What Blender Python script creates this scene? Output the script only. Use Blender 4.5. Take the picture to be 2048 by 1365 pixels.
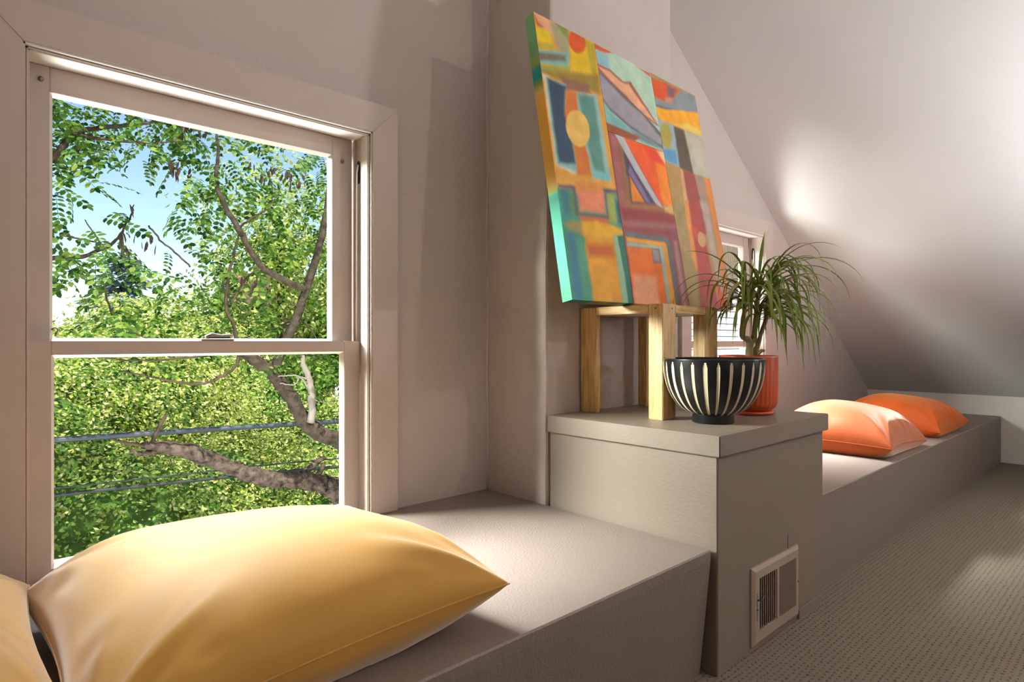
import bpy, bmesh, math, random
import numpy as np
from mathutils import Vector, Matrix
random.seed(7)
rng = np.random.default_rng(7)
for o in list(bpy.data.objects):
    bpy.data.objects.remove(o, do_unlink=True)
S = bpy.context.scene
COL = S.collection

# ------------------------------------------------------------------ camera
FPX, CX, CY = 1224.0, 1024.0, 683.0
ANG = math.atan2(2345 - 1024, FPX)          # angle between view axis and the window wall
EYE = 1.0
RIGHT = Vector((math.sin(ANG), -math.cos(ANG), 0))
FWD = Vector((math.cos(ANG), math.sin(ANG), 0))
cd = bpy.data.cameras.new('camera')
cam = bpy.data.objects.new('camera', cd)
COL.objects.link(cam)
cd.sensor_width = 36.0
cd.lens = 36.0 * FPX / 2048.0
cd.clip_start = 0.02
cd.clip_end = 600
cam.location = (0, 0, EYE)
cam.rotation_euler = (math.radians(90), 0, -(math.pi / 2 - ANG))
S.camera = cam

# ------------------------------------------------------------------ world, sun, lights, exposure
S.view_settings.view_transform = 'Standard'
S.view_settings.look = 'None'
S.view_settings.gamma = 1.0
S.view_settings.use_curve_mapping = False
S.view_settings.exposure = 0.0
S.cycles.use_denoising = True
S.cycles.max_bounces = 10
S.cycles.diffuse_bounces = 5
S.cycles.transparent_max_bounces = 24
S.cycles.sample_clamp_indirect = 6.0
S.cycles.caustics_reflective = False
S.cycles.caustics_refractive = False

W = bpy.data.worlds.new('world')
S.world = W
W.use_nodes = True
nt = W.node_tree
nt.nodes.clear()
wo = nt.nodes.new('ShaderNodeOutputWorld')
wb = nt.nodes.new('ShaderNodeBackground')
sky = nt.nodes.new('ShaderNodeTexSky')
sky.sky_type = 'NISHITA'
sky.sun_disc = False
sky.sun_elevation = math.radians(58)
sky.sun_rotation = math.radians(200)
sky.dust_density = 0.6
sky.ozone_density = 1.5
wb.inputs['Strength'].default_value = 0.24
nt.links.new(sky.outputs[0], wb.inputs['Color'])
nt.links.new(wb.outputs[0], wo.inputs['Surface'])


def light(name, kind, loc, energy, color=(1, 1, 1), target=None, **kw):
    d = bpy.data.lights.new(name, kind)
    d.energy = energy
    d.color = color
    for k, v in kw.items():
        setattr(d, k, v)
    o = bpy.data.objects.new(name, d)
    COL.objects.link(o)
    o.location = loc
    if target is not None:
        o.rotation_euler = (Vector(target) - Vector(loc)).to_track_quat('-Z', 'Y').to_euler()
    return o


light('sun', 'SUN', (0, -8, 14), 9.5, (1.0, 0.95, 0.86), target=(0.9, 0.6, 0), angle=math.radians(0.6))
# area lamps added outside the two windows to boost the daylight from the sky
light('sky_light_big_window', 'AREA', (-0.5, 4.9, 5.0), 400, (0.95, 0.98, 1.0), target=(0.7, 1.6, 0.7), shape='RECTANGLE', size=3.2, size_y=1.2, spread=math.radians(60))
light('sky_light_big_window_low', 'AREA', (-2.7, 4.7, 2.7), 175, (0.95, 1.0, 0.93), target=(1.6, 1.3, 0.6), shape='RECTANGLE', size=1.8, size_y=1.4, spread=math.radians(60))
light('sky_light_small_window', 'AREA', (3.8, 4.5, 4.7), 620, (0.93, 0.97, 1.0), target=(3.8, 1.6, 0.7), shape='RECTANGLE', size=2.2, size_y=1.4, spread=math.radians(75))
# area lamps added low outside to imitate sunlight bounced up from below
light('low_bounce_wide', 'AREA', (0.4, 4.0, -2.75), 620, (1.0, 0.99, 0.97), target=(3.5, 2.3, 1.2), shape='RECTANGLE', size=3.0, size_y=2.0)
light('low_bounce_big_window', 'AREA', (0.4, 3.6, -1.6), 90, (1.0, 0.98, 0.90), target=(0.7, 1.9, 1.4), shape='RECTANGLE', size=1.4, size_y=0.8)
# fill lamp added in front of the made-up window behind the camera
light('back_fill_light', 'AREA', (0.6, -3.9, 1.5), 16, (1.0, 0.96, 0.92), target=(0.9, 0, 1.2), shape='RECTANGLE', size=1.9, size_y=1.3)

# ------------------------------------------------------------------ helpers


def lin(c):
    return tuple(((v / 255) / 12.92 if v / 255 <= 0.04045 else ((v / 255 + 0.055) / 1.055) ** 2.4) for v in c)


def pix(x, y, Y):
    """world point on the plane at distance Y from the camera seen at a photo pixel"""
    u = (x - CX) / FPX
    d = RIGHT * u + FWD + Vector((0, 0, -(y - CY) / FPX))
    d = d * (Y / d.y)
    return Vector((d.x, d.y, d.z + EYE))


def new_mat(name):
    m = bpy.data.materials.new(name)
    m.use_nodes = True
    n = m.node_tree.nodes
    return m, n, m.node_tree.links, n['Principled BSDF']


def add_bump(m, scale=200, strength=0.2, dist=0.002, detail=3, stretch=None, kind='noise'):
    n, l = m.node_tree.nodes, m.node_tree.links
    b = n['Principled BSDF']
    tc = n.new('ShaderNodeTexCoord')
    mp = n.new('ShaderNodeMapping')
    if stretch:
        mp.inputs['Scale'].default_value = stretch
    l.new(tc.outputs['Object'], mp.inputs['Vector'])
    if kind == 'noise':
        t = n.new('ShaderNodeTexNoise')
        t.inputs['Detail'].default_value = detail
        out = t.outputs[0]
    else:
        t = n.new('ShaderNodeTexVoronoi')
        out = t.outputs['Distance']
    t.inputs['Scale'].default_value = scale
    l.new(mp.outputs[0], t.inputs['Vector'])
    bu = n.new('ShaderNodeBump')
    bu.inputs['Strength'].default_value = strength
    bu.inputs['Distance'].default_value = dist
    l.new(out, bu.inputs['Height'])
    if b.inputs['Normal'].is_linked:
        l.new(b.inputs['Normal'].links[0].from_socket, bu.inputs['Normal'])
    l.new(bu.outputs[0], b.inputs['Normal'])
    return t


def plain(name, rgb, rough=0.6, var=0.06, vscale=3, metallic=0, spec=0.5, bump=None, sheen=0, stretch=None):
    m, n, l, b = new_mat(name)
    c = lin(rgb)
    if var:
        tc = n.new('ShaderNodeTexCoord')
        mp = n.new('ShaderNodeMapping')
        if stretch:
            mp.inputs['Scale'].default_value = stretch
        l.new(tc.outputs['Object'], mp.inputs['Vector'])
        t = n.new('ShaderNodeTexNoise')
        t.inputs['Scale'].default_value = vscale
        t.inputs['Detail'].default_value = 4
        l.new(mp.outputs[0], t.inputs['Vector'])
        r = n.new('ShaderNodeValToRGB')
        r.color_ramp.elements[0].position = 0.3
        r.color_ramp.elements[1].position = 0.7
        r.color_ramp.elements[0].color = (*[v * (1 - var) for v in c], 1)
        r.color_ramp.elements[1].color = (*[min(1, v * (1 + var)) for v in c], 1)
        l.new(t.outputs[0], r.inputs[0])
        l.new(r.outputs[0], b.inputs['Base Color'])
    else:
        b.inputs['Base Color'].default_value = (*c, 1)
    b.inputs['Roughness'].default_value = rough
    b.inputs['Metallic'].default_value = metallic
    b.inputs['Specular IOR Level'].default_value = spec
    if sheen:
        b.inputs['Sheen Weight'].default_value = sheen
        b.inputs['Sheen Roughness'].default_value = 0.35
    if bump:
        add_bump(m, **bump)
    return m


M = {}
PAINT = (174, 162, 155)
M['wall'] = plain('wall_paint', PAINT, 0.55, 0.03, 2, spec=0.35, bump=dict(scale=110, strength=0.5, dist=0.004))
M['plaster'] = plain('chimney_plaster', PAINT, 0.6, 0.05, 3, spec=0.3, bump=dict(scale=130, strength=0.6, dist=0.004))
add_bump(M['plaster'], scale=9, strength=0.5, dist=0.02)
M['trim'] = plain('trim_paint', (176, 161, 152), 0.42, 0.03, 4, spec=0.5, bump=dict(scale=60, strength=0.12, dist=0.001, stretch=(1, 1, 0.15)))
M['sash'] = plain('sash_paint', (168, 154, 146), 0.4, 0.05, 6, spec=0.5, bump=dict(scale=90, strength=0.2, dist=0.001, stretch=(1, 1, 0.1)))
M['bench'] = plain('bench_paint', (124, 110, 101), 0.5, 0.03, 3, spec=0.45, bump=dict(scale=150, strength=0.45, dist=0.004))
M['plinth'] = plain('plinth_paint', (124, 110, 98), 0.5, 0.04, 3, spec=0.4, bump=dict(scale=70, strength=0.35, dist=0.0015, stretch=(0.3, 1, 2.0)))
M['ceiling'] = plain('ceiling_paint', (216, 214, 212), 0.6, 0.02, 2, spec=0.3, bump=dict(scale=140, strength=0.25, dist=0.002))
M['white_wall'] = plain('white_wall_paint', (214, 208, 200), 0.6, 0.03, 3, spec=0.3, bump=dict(scale=140, strength=0.25, dist=0.002))
M['dark'] = plain('dark_gap', (22, 19, 17), 0.9, 0.2, 30)
M['metal'] = plain('old_metal', (120, 112, 104), 0.4, 0.1, 30, metallic=0.7)
M['vent'] = plain('vent_paint', (160, 142, 128), 0.35, 0.04, 20, spec=0.5)
M['black_lacquer'] = plain('black_lacquer', (17, 18, 20), 0.28, 0.25, 6, spec=0.5, bump=dict(scale=40, strength=0.1, dist=0.001))
M['bone'] = plain('carved_bone_stripe', (206, 190, 160), 0.7, 0.1, 40)
M['terracotta'] = plain('terracotta_glaze', (186, 74, 34), 0.38, 0.1, 8, spec=0.5)
M['soil'] = plain('soil', (58, 44, 34), 0.95, 0.3, 60)
M['pale_board'] = plain('pale_board', (214, 208, 204), 0.5, 0.03, 4)
M['lamp_metal'] = plain('lamp_metal', (200, 196, 190), 0.3, 0.02, 4, metallic=0.6)


def wood(name, a, b_, scale=12, stretch=(8, 8, 0.7)):
    m, n, l, b = new_mat(name)
    tc = n.new('ShaderNodeTexCoord')
    mp = n.new('ShaderNodeMapping')
    mp.inputs['Scale'].default_value = stretch
    l.new(tc.outputs['Object'], mp.inputs['Vector'])
    t = n.new('ShaderNodeTexNoise')
    t.inputs['Scale'].default_value = scale
    t.inputs['Detail'].default_value = 6
    t.inputs['Distortion'].default_value = 0.6
    l.new(mp.outputs[0], t.inputs['Vector'])
    r = n.new('ShaderNodeValToRGB')
    r.color_ramp.elements[0].position = 0.35
    r.color_ramp.elements[1].position = 0.66
    r.color_ramp.elements[0].color = (*lin(a), 1)
    r.color_ramp.elements[1].color = (*lin(b_), 1)
    l.new(t.outputs[0], r.inputs[0])
    l.new(r.outputs[0], b.inputs['Base Color'])
    b.inputs['Roughness'].default_value = 0.45
    return m


M['wood_v'] = wood('stool_wood_upright', (176, 136, 80), (216, 178, 116))
M['wood_x'] = wood('stool_wood_across', (186, 142, 84), (220, 182, 120), stretch=(0.7, 8, 8))
M['wood_y'] = wood('stool_wood_deep', (186, 142, 84), (220, 182, 120), stretch=(8, 0.7, 8))
M['old_wood'] = wood('weathered_boards', (96, 78, 60), (142, 120, 94), stretch=(8, 8, 0.5))


def velvet(name, rgb, sheen_rgb, sheen=0.9):
    m = plain(name, rgb, 0.6, 0.07, 5, spec=0.3, bump=dict(scale=600, strength=0.15, dist=0.0008))
    b = m.node_tree.nodes['Principled BSDF']
    b.inputs['Sheen Weight'].default_value = sheen
    b.inputs['Sheen Roughness'].default_value = 0.4
    b.inputs['Sheen Tint'].default_value = (*lin(sheen_rgb), 1)
    return m


M['yellow'] = velvet('yellow_velvet', (190, 140, 58), (255, 250, 240), 1.0)
M['orange'] = velvet('orange_velvet', (192, 86, 26), (255, 236, 216), 1.0)
M['orange2'] = velvet('deep_orange_velvet', (196, 84, 18), (255, 200, 140), 0.5)


def carpet():
    m, n, l, b = new_mat('carpet')
    tc = n.new('ShaderNodeTexCoord')
    sx = n.new('ShaderNodeSeparateXYZ')
    nz = n.new('ShaderNodeTexNoise')
    nz.inputs['Scale'].default_value = 75
    nz.inputs['Detail'].default_value = 2
    l.new(tc.outputs['Object'], nz.inputs['Vector'])
    mx = n.new('ShaderNodeMix')
    mx.data_type = 'VECTOR'
    mx.inputs[0].default_value = 0.016
    l.new(tc.outputs['Object'], mx.inputs[4])
    l.new(nz.outputs['Color'], mx.inputs[5])
    l.new(mx.outputs[1], sx.inputs[0])

    def math_(op, a, b2=None, c=None):
        q = n.new('ShaderNodeMath')
        q.operation = op
        for i, v in enumerate((a, b2, c)):
            if v is None:
                continue
            if isinstance(v, (int, float)):
                q.inputs[i].default_value = v
            else:
                l.new(v, q.inputs[i])
        return q.outputs[0]
    v = math_('DIVIDE', sx.outputs['Y'], 0.017)
    row = math_('FLOOR', v)
    u0 = math_('DIVIDE', sx.outputs['X'], 0.021)
    u = math_('ADD', u0, math_('MULTIPLY', math_('MODULO', row, 2.0), 0.5))
    fu = math_('ABSOLUTE', math_('SUBTRACT', math_('FRACT', u), 0.5))
    fv = math_('ABSOLUTE', math_('SUBTRACT', math_('FRACT', v), 0.5))
    d = math_('SQRT', math_('ADD', math_('POWER', math_('MULTIPLY', fu, 1.0), 2), math_('POWER', math_('MULTIPLY', fv, 1.5), 2)))
    r = n.new('ShaderNodeValToRGB')
    r.color_ramp.elements[0].position = 0.10
    r.color_ramp.elements[1].position = 0.34
    r.color_ramp.elements[0].color = (0, 0, 0, 1)
    r.color_ramp.elements[1].color = (1, 1, 1, 1)
    l.new(d, r.inputs[0])
    f = n.new('ShaderNodeTexNoise')
    f.inputs['Scale'].default_value = 420
    f.inputs['Detail'].default_value = 3
    l.new(tc.outputs['Object'], f.inputs['Vector'])
    wn = n.new('ShaderNodeTexNoise')
    wn.inputs['Scale'].default_value = 34
    wn.inputs['Detail'].default_value = 3
    l.new(tc.outputs['Object'], wn.inputs['Vector'])
    rr = math_('MAXIMUM', r.outputs[0], math_('MULTIPLY', math_('SUBTRACT', wn.outputs[0], 0.30), 1.7))
    h = math_('MULTIPLY', math_('MINIMUM', rr, 1.0), math_('ADD', math_('MULTIPLY', f.outputs[0], 0.9), 0.35))
    cr = n.new('ShaderNodeValToRGB')
    cr.color_ramp.elements[0].position = 0.15
    cr.color_ramp.elements[1].position = 0.85
    cr.color_ramp.elements[0].color = (*lin((74, 64, 54)), 1)
    cr.color_ramp.elements[1].color = (*lin((126, 115, 101)), 1)
    l.new(h, cr.inputs[0])
    l.new(cr.outputs[0], b.inputs['Base Color'])
    b.inputs['Roughness'].default_value = 0.95
    b.inputs['Specular IOR Level'].default_value = 0.1
    bu = n.new('ShaderNodeBump')
    bu.inputs['Strength'].default_value = 0.7
    bu.inputs['Distance'].default_value = 0.004
    l.new(h, bu.inputs['Height'])
    l.new(bu.outputs[0], b.inputs['Normal'])
    return m


M['carpet'] = carpet()


def glass_mat():
    m = bpy.data.materials.new('window_glass')
    m.use_nodes = True
    n, l = m.node_tree.nodes, m.node_tree.links
    n.clear()
    o = n.new('ShaderNodeOutputMaterial')
    t = n.new('ShaderNodeBsdfTransparent')
    t.inputs[0].default_value = (0.97, 0.985, 0.975, 1)
    g = n.new('ShaderNodeBsdfGlossy')
    g.inputs['Roughness'].default_value = 0.0
    mx = n.new('ShaderNodeMixShader')
    mx.inputs[0].default_value = 0.002
    l.new(t.outputs[0], mx.inputs[1])
    l.new(g.outputs[0], mx.inputs[2])
    l.new(mx.outputs[0], o.inputs[0])
    return m


M['glass'] = glass_mat()


def leaf_mat(name, cols, rough=0.6, trans=0.5):
    m, n, l, b = new_mat(name)
    g = n.new('ShaderNodeNewGeometry')
    r = n.new('ShaderNodeValToRGB')
    r.color_ramp.elements[0].position = 0.0
    r.color_ramp.elements[1].position = 1.0
    r.color_ramp.elements[0].color = (*lin(cols[0]), 1)
    r.color_ramp.elements[1].color = (*lin(cols[-1]), 1)
    for i, c in enumerate(cols[1:-1]):
        e = r.color_ramp.elements.new((i + 1) / (len(cols) - 1))
        e.color = (*lin(c), 1)
    l.new(g.outputs['Random Per Island'], r.inputs[0])
    l.new(r.outputs[0], b.inputs['Base Color'])
    b.inputs['Roughness'].default_value = rough
    b.inputs['Specular IOR Level'].default_value = 0.15
    tr = n.new('ShaderNodeBsdfTranslucent')
    l.new(r.outputs[0], tr.inputs['Color'])
    mx = n.new('ShaderNodeMixShader')
    mx.inputs[0].default_value = trans
    l.new(b.outputs[0], mx.inputs[1])
    l.new(tr.outputs[0], mx.inputs[2])
    l.new(mx.outputs[0], n['Material Output'].inputs['Surface'])
    return m


M['locust_leaf'] = leaf_mat('locust_leaf', [(30, 60, 22), (56, 92, 30), (88, 124, 44), (136, 158, 72)])
M['shrub_leaf'] = leaf_mat('shrub_leaf', [(96, 130, 44), (152, 176, 66), (204, 206, 108), (238, 230, 170), (128, 160, 56)], trans=0.4)
M['shrub_leaf_b'] = leaf_mat('shrub_leaf_blue', [(74, 118, 48), (116, 154, 66), (168, 188, 94), (222, 222, 158)], trans=0.4)
M['crown_leaf'] = leaf_mat('crown_leaf', [(96, 128, 46), (146, 170, 70), (196, 204, 110), (224, 220, 156)], trans=0.5)
M['conifer'] = leaf_mat('hazy_needles', [(138, 152, 164), (154, 168, 178), (170, 182, 190)], trans=0.2)  # distance haze mixed into the needle colours
M['plant_leaf'] = leaf_mat('strap_leaf', [(64, 88, 36), (96, 118, 46), (134, 142, 62), (118, 116, 56), (78, 98, 40)], rough=0.35, trans=0.25)
M['dry_leaf'] = leaf_mat('dry_leaf', [(176, 158, 110), (200, 186, 150)], trans=0.25)
M['seed_pod'] = leaf_mat('seed_pod', [(46, 34, 30), (66, 50, 40), (38, 34, 36)], trans=0.1)
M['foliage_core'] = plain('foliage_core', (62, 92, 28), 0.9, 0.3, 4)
M['bark'] = plain('bark', (62, 54, 45), 0.9, 0.6, 14, spec=0.2, bump=dict(scale=30, strength=1.0, dist=0.02, stretch=(1, 1, 1)))
M['bark_old'] = plain('mottled_bark', (74, 63, 56), 0.9, 0.85, 18, spec=0.2, bump=dict(scale=26, strength=1.0, dist=0.03))  # dark brown with strong random tone changes
M['bark_dead'] = plain('dead_wood', (128, 120, 112), 0.85, 0.15, 20, spec=0.2)
M['twig'] = plain('twig_bark', (74, 62, 50), 0.9, 0.3, 12, spec=0.2)
M['stem'] = plain('plant_stem', (140, 122, 84), 0.8, 0.25, 50, bump=dict(scale=90, strength=0.6, dist=0.003, stretch=(0.2, 0.2, 3)))
M['cable'] = plain('cable_sheath', (66, 74, 82), 0.5, 0.1, 3)
M['cable_dark'] = plain('dark_cable', (34, 40, 38), 0.6, 0.1, 3)
M['grass'] = plain('grass_ground', (96, 132, 52), 0.95, 0.3, 1.5)
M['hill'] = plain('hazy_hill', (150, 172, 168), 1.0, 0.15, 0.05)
M['siding'] = plain('white_siding', (206, 201, 199), 0.6, 0.03, 6, stretch=(0.4, 1, 3))
M['shingle'] = plain('brown_shingle', (88, 66, 56), 0.9, 0.3, 5)
M['house_white'] = plain('white_house_trim', (232, 234, 236), 0.6, 0.03, 4)
M['house_glass'] = plain('house_window_glass', (44, 58, 80), 0.1, 0.2, 2)


def link(name, me, mat, parent=None, loc=None):
    o = bpy.data.objects.new(name, me)
    COL.objects.link(o)
    if mat is not None and not me.materials:
        me.materials.append(mat)
    if parent is not None:
        o.parent = parent
    if loc is not None:
        o.location = loc
    return o


def obj(name, bm, mat, parent=None, smooth=False, bevel=0, seg=2, loc=None):
    if bevel:
        bmesh.ops.bevel(bm, geom=bm.edges[:], offset=bevel, segments=seg, affect='EDGES', clamp_overlap=True)
    bmesh.ops.recalc_face_normals(bm, faces=bm.faces[:])
    me = bpy.data.meshes.new(name)
    bm.to_mesh(me)
    bm.free()
    if smooth:
        for p in me.polygons:
            p.use_smooth = True
    return link(name, me, mat, parent, loc)


def bx(bm, x0, x1, y0, y1, z0, z1):
    vs = [bm.verts.new((x, y, z)) for z in (z0, z1) for y in (y0, y1) for x in (x0, x1)]
    for f in ((0, 2, 3, 1), (4, 5, 7, 6), (0, 1, 5, 4), (2, 6, 7, 3), (0, 4, 6, 2), (1, 3, 7, 5)):
        bm.faces.new([vs[i] for i in f])
    return vs


def box(name, mat, x0, x1, y0, y1, z0, z1, parent=None, bevel=0.0):
    bm = bmesh.new()
    bx(bm, x0, x1, y0, y1, z0, z1)
    return obj(name, bm, mat, parent, bevel=bevel)


def prism(name, mat, pts, axis, a, b, parent=None, bevel=0):
    """polygon pts extruded along an axis ('y': pts are (x,z); 'x': pts are (y,z); 'z': pts are (x,y))"""
    bm = bmesh.new()

    def P(p, t):
        return {'y': (p[0], t, p[1]), 'x': (t, p[0], p[1]), 'z': (p[0], p[1], t)}[axis]
    A = [bm.verts.new(P(p, a)) for p in pts]
    B = [bm.verts.new(P(p, b)) for p in pts]
    bm.faces.new(A)
    bm.faces.new(B[::-1])
    for i in range(len(pts)):
        j = (i + 1) % len(pts)
        bm.faces.new((A[i], B[i], B[j], A[j]))
    return obj(name, bm, mat, parent, bevel=bevel)


def lathe(bm, prof, n=48, c=(0, 0, 0), ripple=None):
    rings = []
    for (r, z) in prof:
        ring = []
        for k in range(n):
            a = 2 * math.pi * k / n
            rr = r * (ripple(k, n, z) if ripple else 1)
            ring.append(bm.verts.new((c[0] + rr * math.cos(a), c[1] + rr * math.sin(a), c[2] + z)))
        rings.append(ring)
    faces = []
    for i in range(len(rings) - 1):
        for k in range(n):
            j = (k + 1) % n
            faces.append(bm.faces.new((rings[i][k], rings[i][j], rings[i + 1][j], rings[i + 1][k])))
    return rings, faces


def tube(bm, pts, radii, n=8, rough=0.0):
    pts = [Vector(p) for p in pts]
    rings = []
    up = Vector((0.13, 0.31, 0.94))
    for i, p in enumerate(pts):
        t = (pts[min(i + 1, len(pts) - 1)] - pts[max(i - 1, 0)])
        if t.length < 1e-9:
            t = Vector((0, 0, 1))
        t.normalize()
        s = t.cross(up)
        if s.length < 1e-3:
            s = t.cross(Vector((1, 0, 0)))
        s.normalize()
        q = s.cross(t)
        ring = []
        for k in range(n):
            a = 2 * math.pi * k / n
            r = radii[i] * (1 + rough * (random.random() - 0.5) * 2)
            ring.append(bm.verts.new(p + (s * math.cos(a) + q * math.sin(a)) * r))
        rings.append(ring)
    for i in range(len(rings) - 1):
        for k in range(n):
            j = (k + 1) % n
            bm.faces.new((rings[i][k], rings[i][j], rings[i + 1][j], rings[i + 1][k]))
    bm.faces.new(rings[0][::-1])
    bm.faces.new(rings[-1])


def smooth_path(pts, radii, sub=5, jitter=0.0):
    P, R = [], []
    pts = [Vector(p) for p in pts]
    for i in range(len(pts) - 1):
        p0, p1, p2, p3 = pts[max(i - 1, 0)], pts[i], pts[i + 1], pts[min(i + 2, len(pts) - 1)]
        for k in range(sub):
            t = k / sub
            q = 0.5 * ((2 * p1) + (p2 - p0) * t + (2 * p0 - 5 * p1 + 4 * p2 - p3) * t * t + (3 * p1 - p0 - 3 * p2 + p3) * t ** 3)
            if jitter:
                q = q + Vector([random.uniform(-1, 1) * jitter for _ in range(3)])
            P.append(q)
            R.append(radii[i] * (1 - t) + radii[i + 1] * t)
    P.append(pts[-1])
    R.append(radii[-1])
    return P, R


def empty(name, loc=(0, 0, 0), parent=None):
    o = bpy.data.objects.new(name, None)
    COL.objects.link(o)
    o.location = loc
    o.empty_display_size = 0.1
    if parent is not None:
        o.parent = parent
    return o


def tag(o, label, cat=None, group=None, kind=None):
    o['label'] = label
    if cat:
        o['category'] = cat
    if group:
        o['group'] = group
    if kind:
        o['kind'] = kind
    return o


def struct(o, label=None):
    o['kind'] = 'structure'
    if label:
        o['label'] = label
    return o


# ------------------------------------------------------------------ room shell
WY = 1.952                 # inner face of the window wall
WT = 0.17
XE, XL, RIDGE = 6.38, -2.9, 2.17
KNEE, SLOPE = 0.545, 0.668
YB = -4.0


def zc(x):
    return KNEE + SLOPE * (XE - x)


HOLES = ((0.142, 1.112, 0.34, 1.742), (3.231, 4.201, 0.34, 1.738))
bm = bmesh.new()
xs = [XL - 0.2, HOLES[0][0], HOLES[0][1], HOLES[1][0], HOLES[1][1], XE + 0.2]
for i in range(5):
    if i in (1, 3):
        h = HOLES[0] if i == 1 else HOLES[1]
        bx(bm, h[0], h[1], WY, WY + WT, -0.1, h[2])
        bx(bm, h[0], h[1], WY, WY + WT, h[3], 3.7)
    else:
        bx(bm, xs[i], xs[i + 1], WY, WY + WT, -0.1, 3.7)
struct(obj('wall_window', bm, M['wall']), 'taupe orange-peel gable wall around the windows')
struct(box('floor', M['carpet'], XL - 0.2, XE + 0.2, YB - 0.2, WY + 0.1, -0.1, 0.0), 'brown-grey loop carpet with dark flecks')
struct(box('wall_right', M['white_wall'], XE, XE + 0.12, YB, WY, -0.05, KNEE + 0.1), 'low white knee wall behind the far bench')
struct(box('wall_left', M['white_wall'], XL - 0.12, XL, YB, WY, -0.05, 1.6), 'low white knee wall at the left end')
bm = bmesh.new()
for (x0, x1, z0, z1) in ((XL, -0.35, 0, 3.7), (1.55, XE, 0, 3.7), (-0.35, 1.55, 0, 0.85), (-0.35, 1.55, 2.15, 3.7)):
    bx(bm, x0, x1, YB - 0.12, YB, z0, z1)
struct(obj('wall_back', bm, M['wall']), 'taupe wall behind the viewer')
zr = zc(RIDGE)
prism('ceiling', M['ceiling'], [(XE + 0.3, zc(XE + 0.3)), (RIDGE, zr), (RIDGE, zr + 0.15), (XE + 0.3, zc(XE + 0.3) + 0.15)], 'y', YB - 0.1, WY + WT)
struct(bpy.data.objects['ceiling'], 'white sloping attic ceiling above the far bench')
zl = zr - SLOPE * (RIDGE - XL) + 0.0
prism('ceiling_left', M['ceiling'], [(XL - 0.3, zl - 0.3 * SLOPE), (RIDGE, zr), (RIDGE, zr + 0.15), (XL - 0.3, zl - 0.3 * SLOPE + 0.15)], 'y', YB - 0.1, WY + WT)
struct(bpy.data.objects['ceiling_left'], 'white sloping attic ceiling on the big window side')

# chimney breast with slightly wavy plaster edges
CHX0, CHX1, CHY = 1.668, 2.52, 1.612
bm = bmesh.new()
NZ = 60
rows = []
for k in range(NZ + 1):
    z = -0.02 + 3.5 * k / NZ
    wob = 0.004 * math.sin(z * 9.1) + 0.003 * math.sin(z * 23 + 1)
    lean = 0.022 * max(0, (z - 1.3)) / 1.0
    r = 0.012
    x0 = CHX0 + wob + (lean if z > 1.3 else 0)
    y0 = CHY + 0.6 * wob
    ring = [(CHX0 + 0.2 * wob, WY + 0.01, z), (x0, y0 + r, z), (x0 + 0.3 * r, y0 + 0.3 * r, z), (x0 + r, y0, z),
            (CHX1 - r, CHY, z), (CHX1 - 0.3 * r, CHY + 0.3 * r, z), (CHX1, CHY + r, z), (CHX1, WY + 0.01, z)]
    rows.append([bm.verts.new(p) for p in ring])
for k in range(NZ):
    for j in range(7):
        bm.faces.new((rows[k][j], rows[k][j + 1], rows[k + 1][j + 1], rows[k + 1][j]))
o = struct(obj('wall_chimney', bm, M['plaster']), 'rough plastered chimney breast behind the painting')
# caulk bead in the corner between the wall and the chimney
bm = bmesh.new()
tube(bm, [(CHX0 + 0.002 * math.sin(7 * k) - 0.001, WY - 0.001, 0.38 + 0.07 * k) for k in range(36)], [0.006 + 0.002 * math.sin(3.3 * k) for k in range(36)], 6)
struct(obj('trim_1', bm, M['wall'], smooth=True), 'lumpy painted caulk bead in the chimney corner')

# ------------------------------------------------------------------ windows


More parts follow.
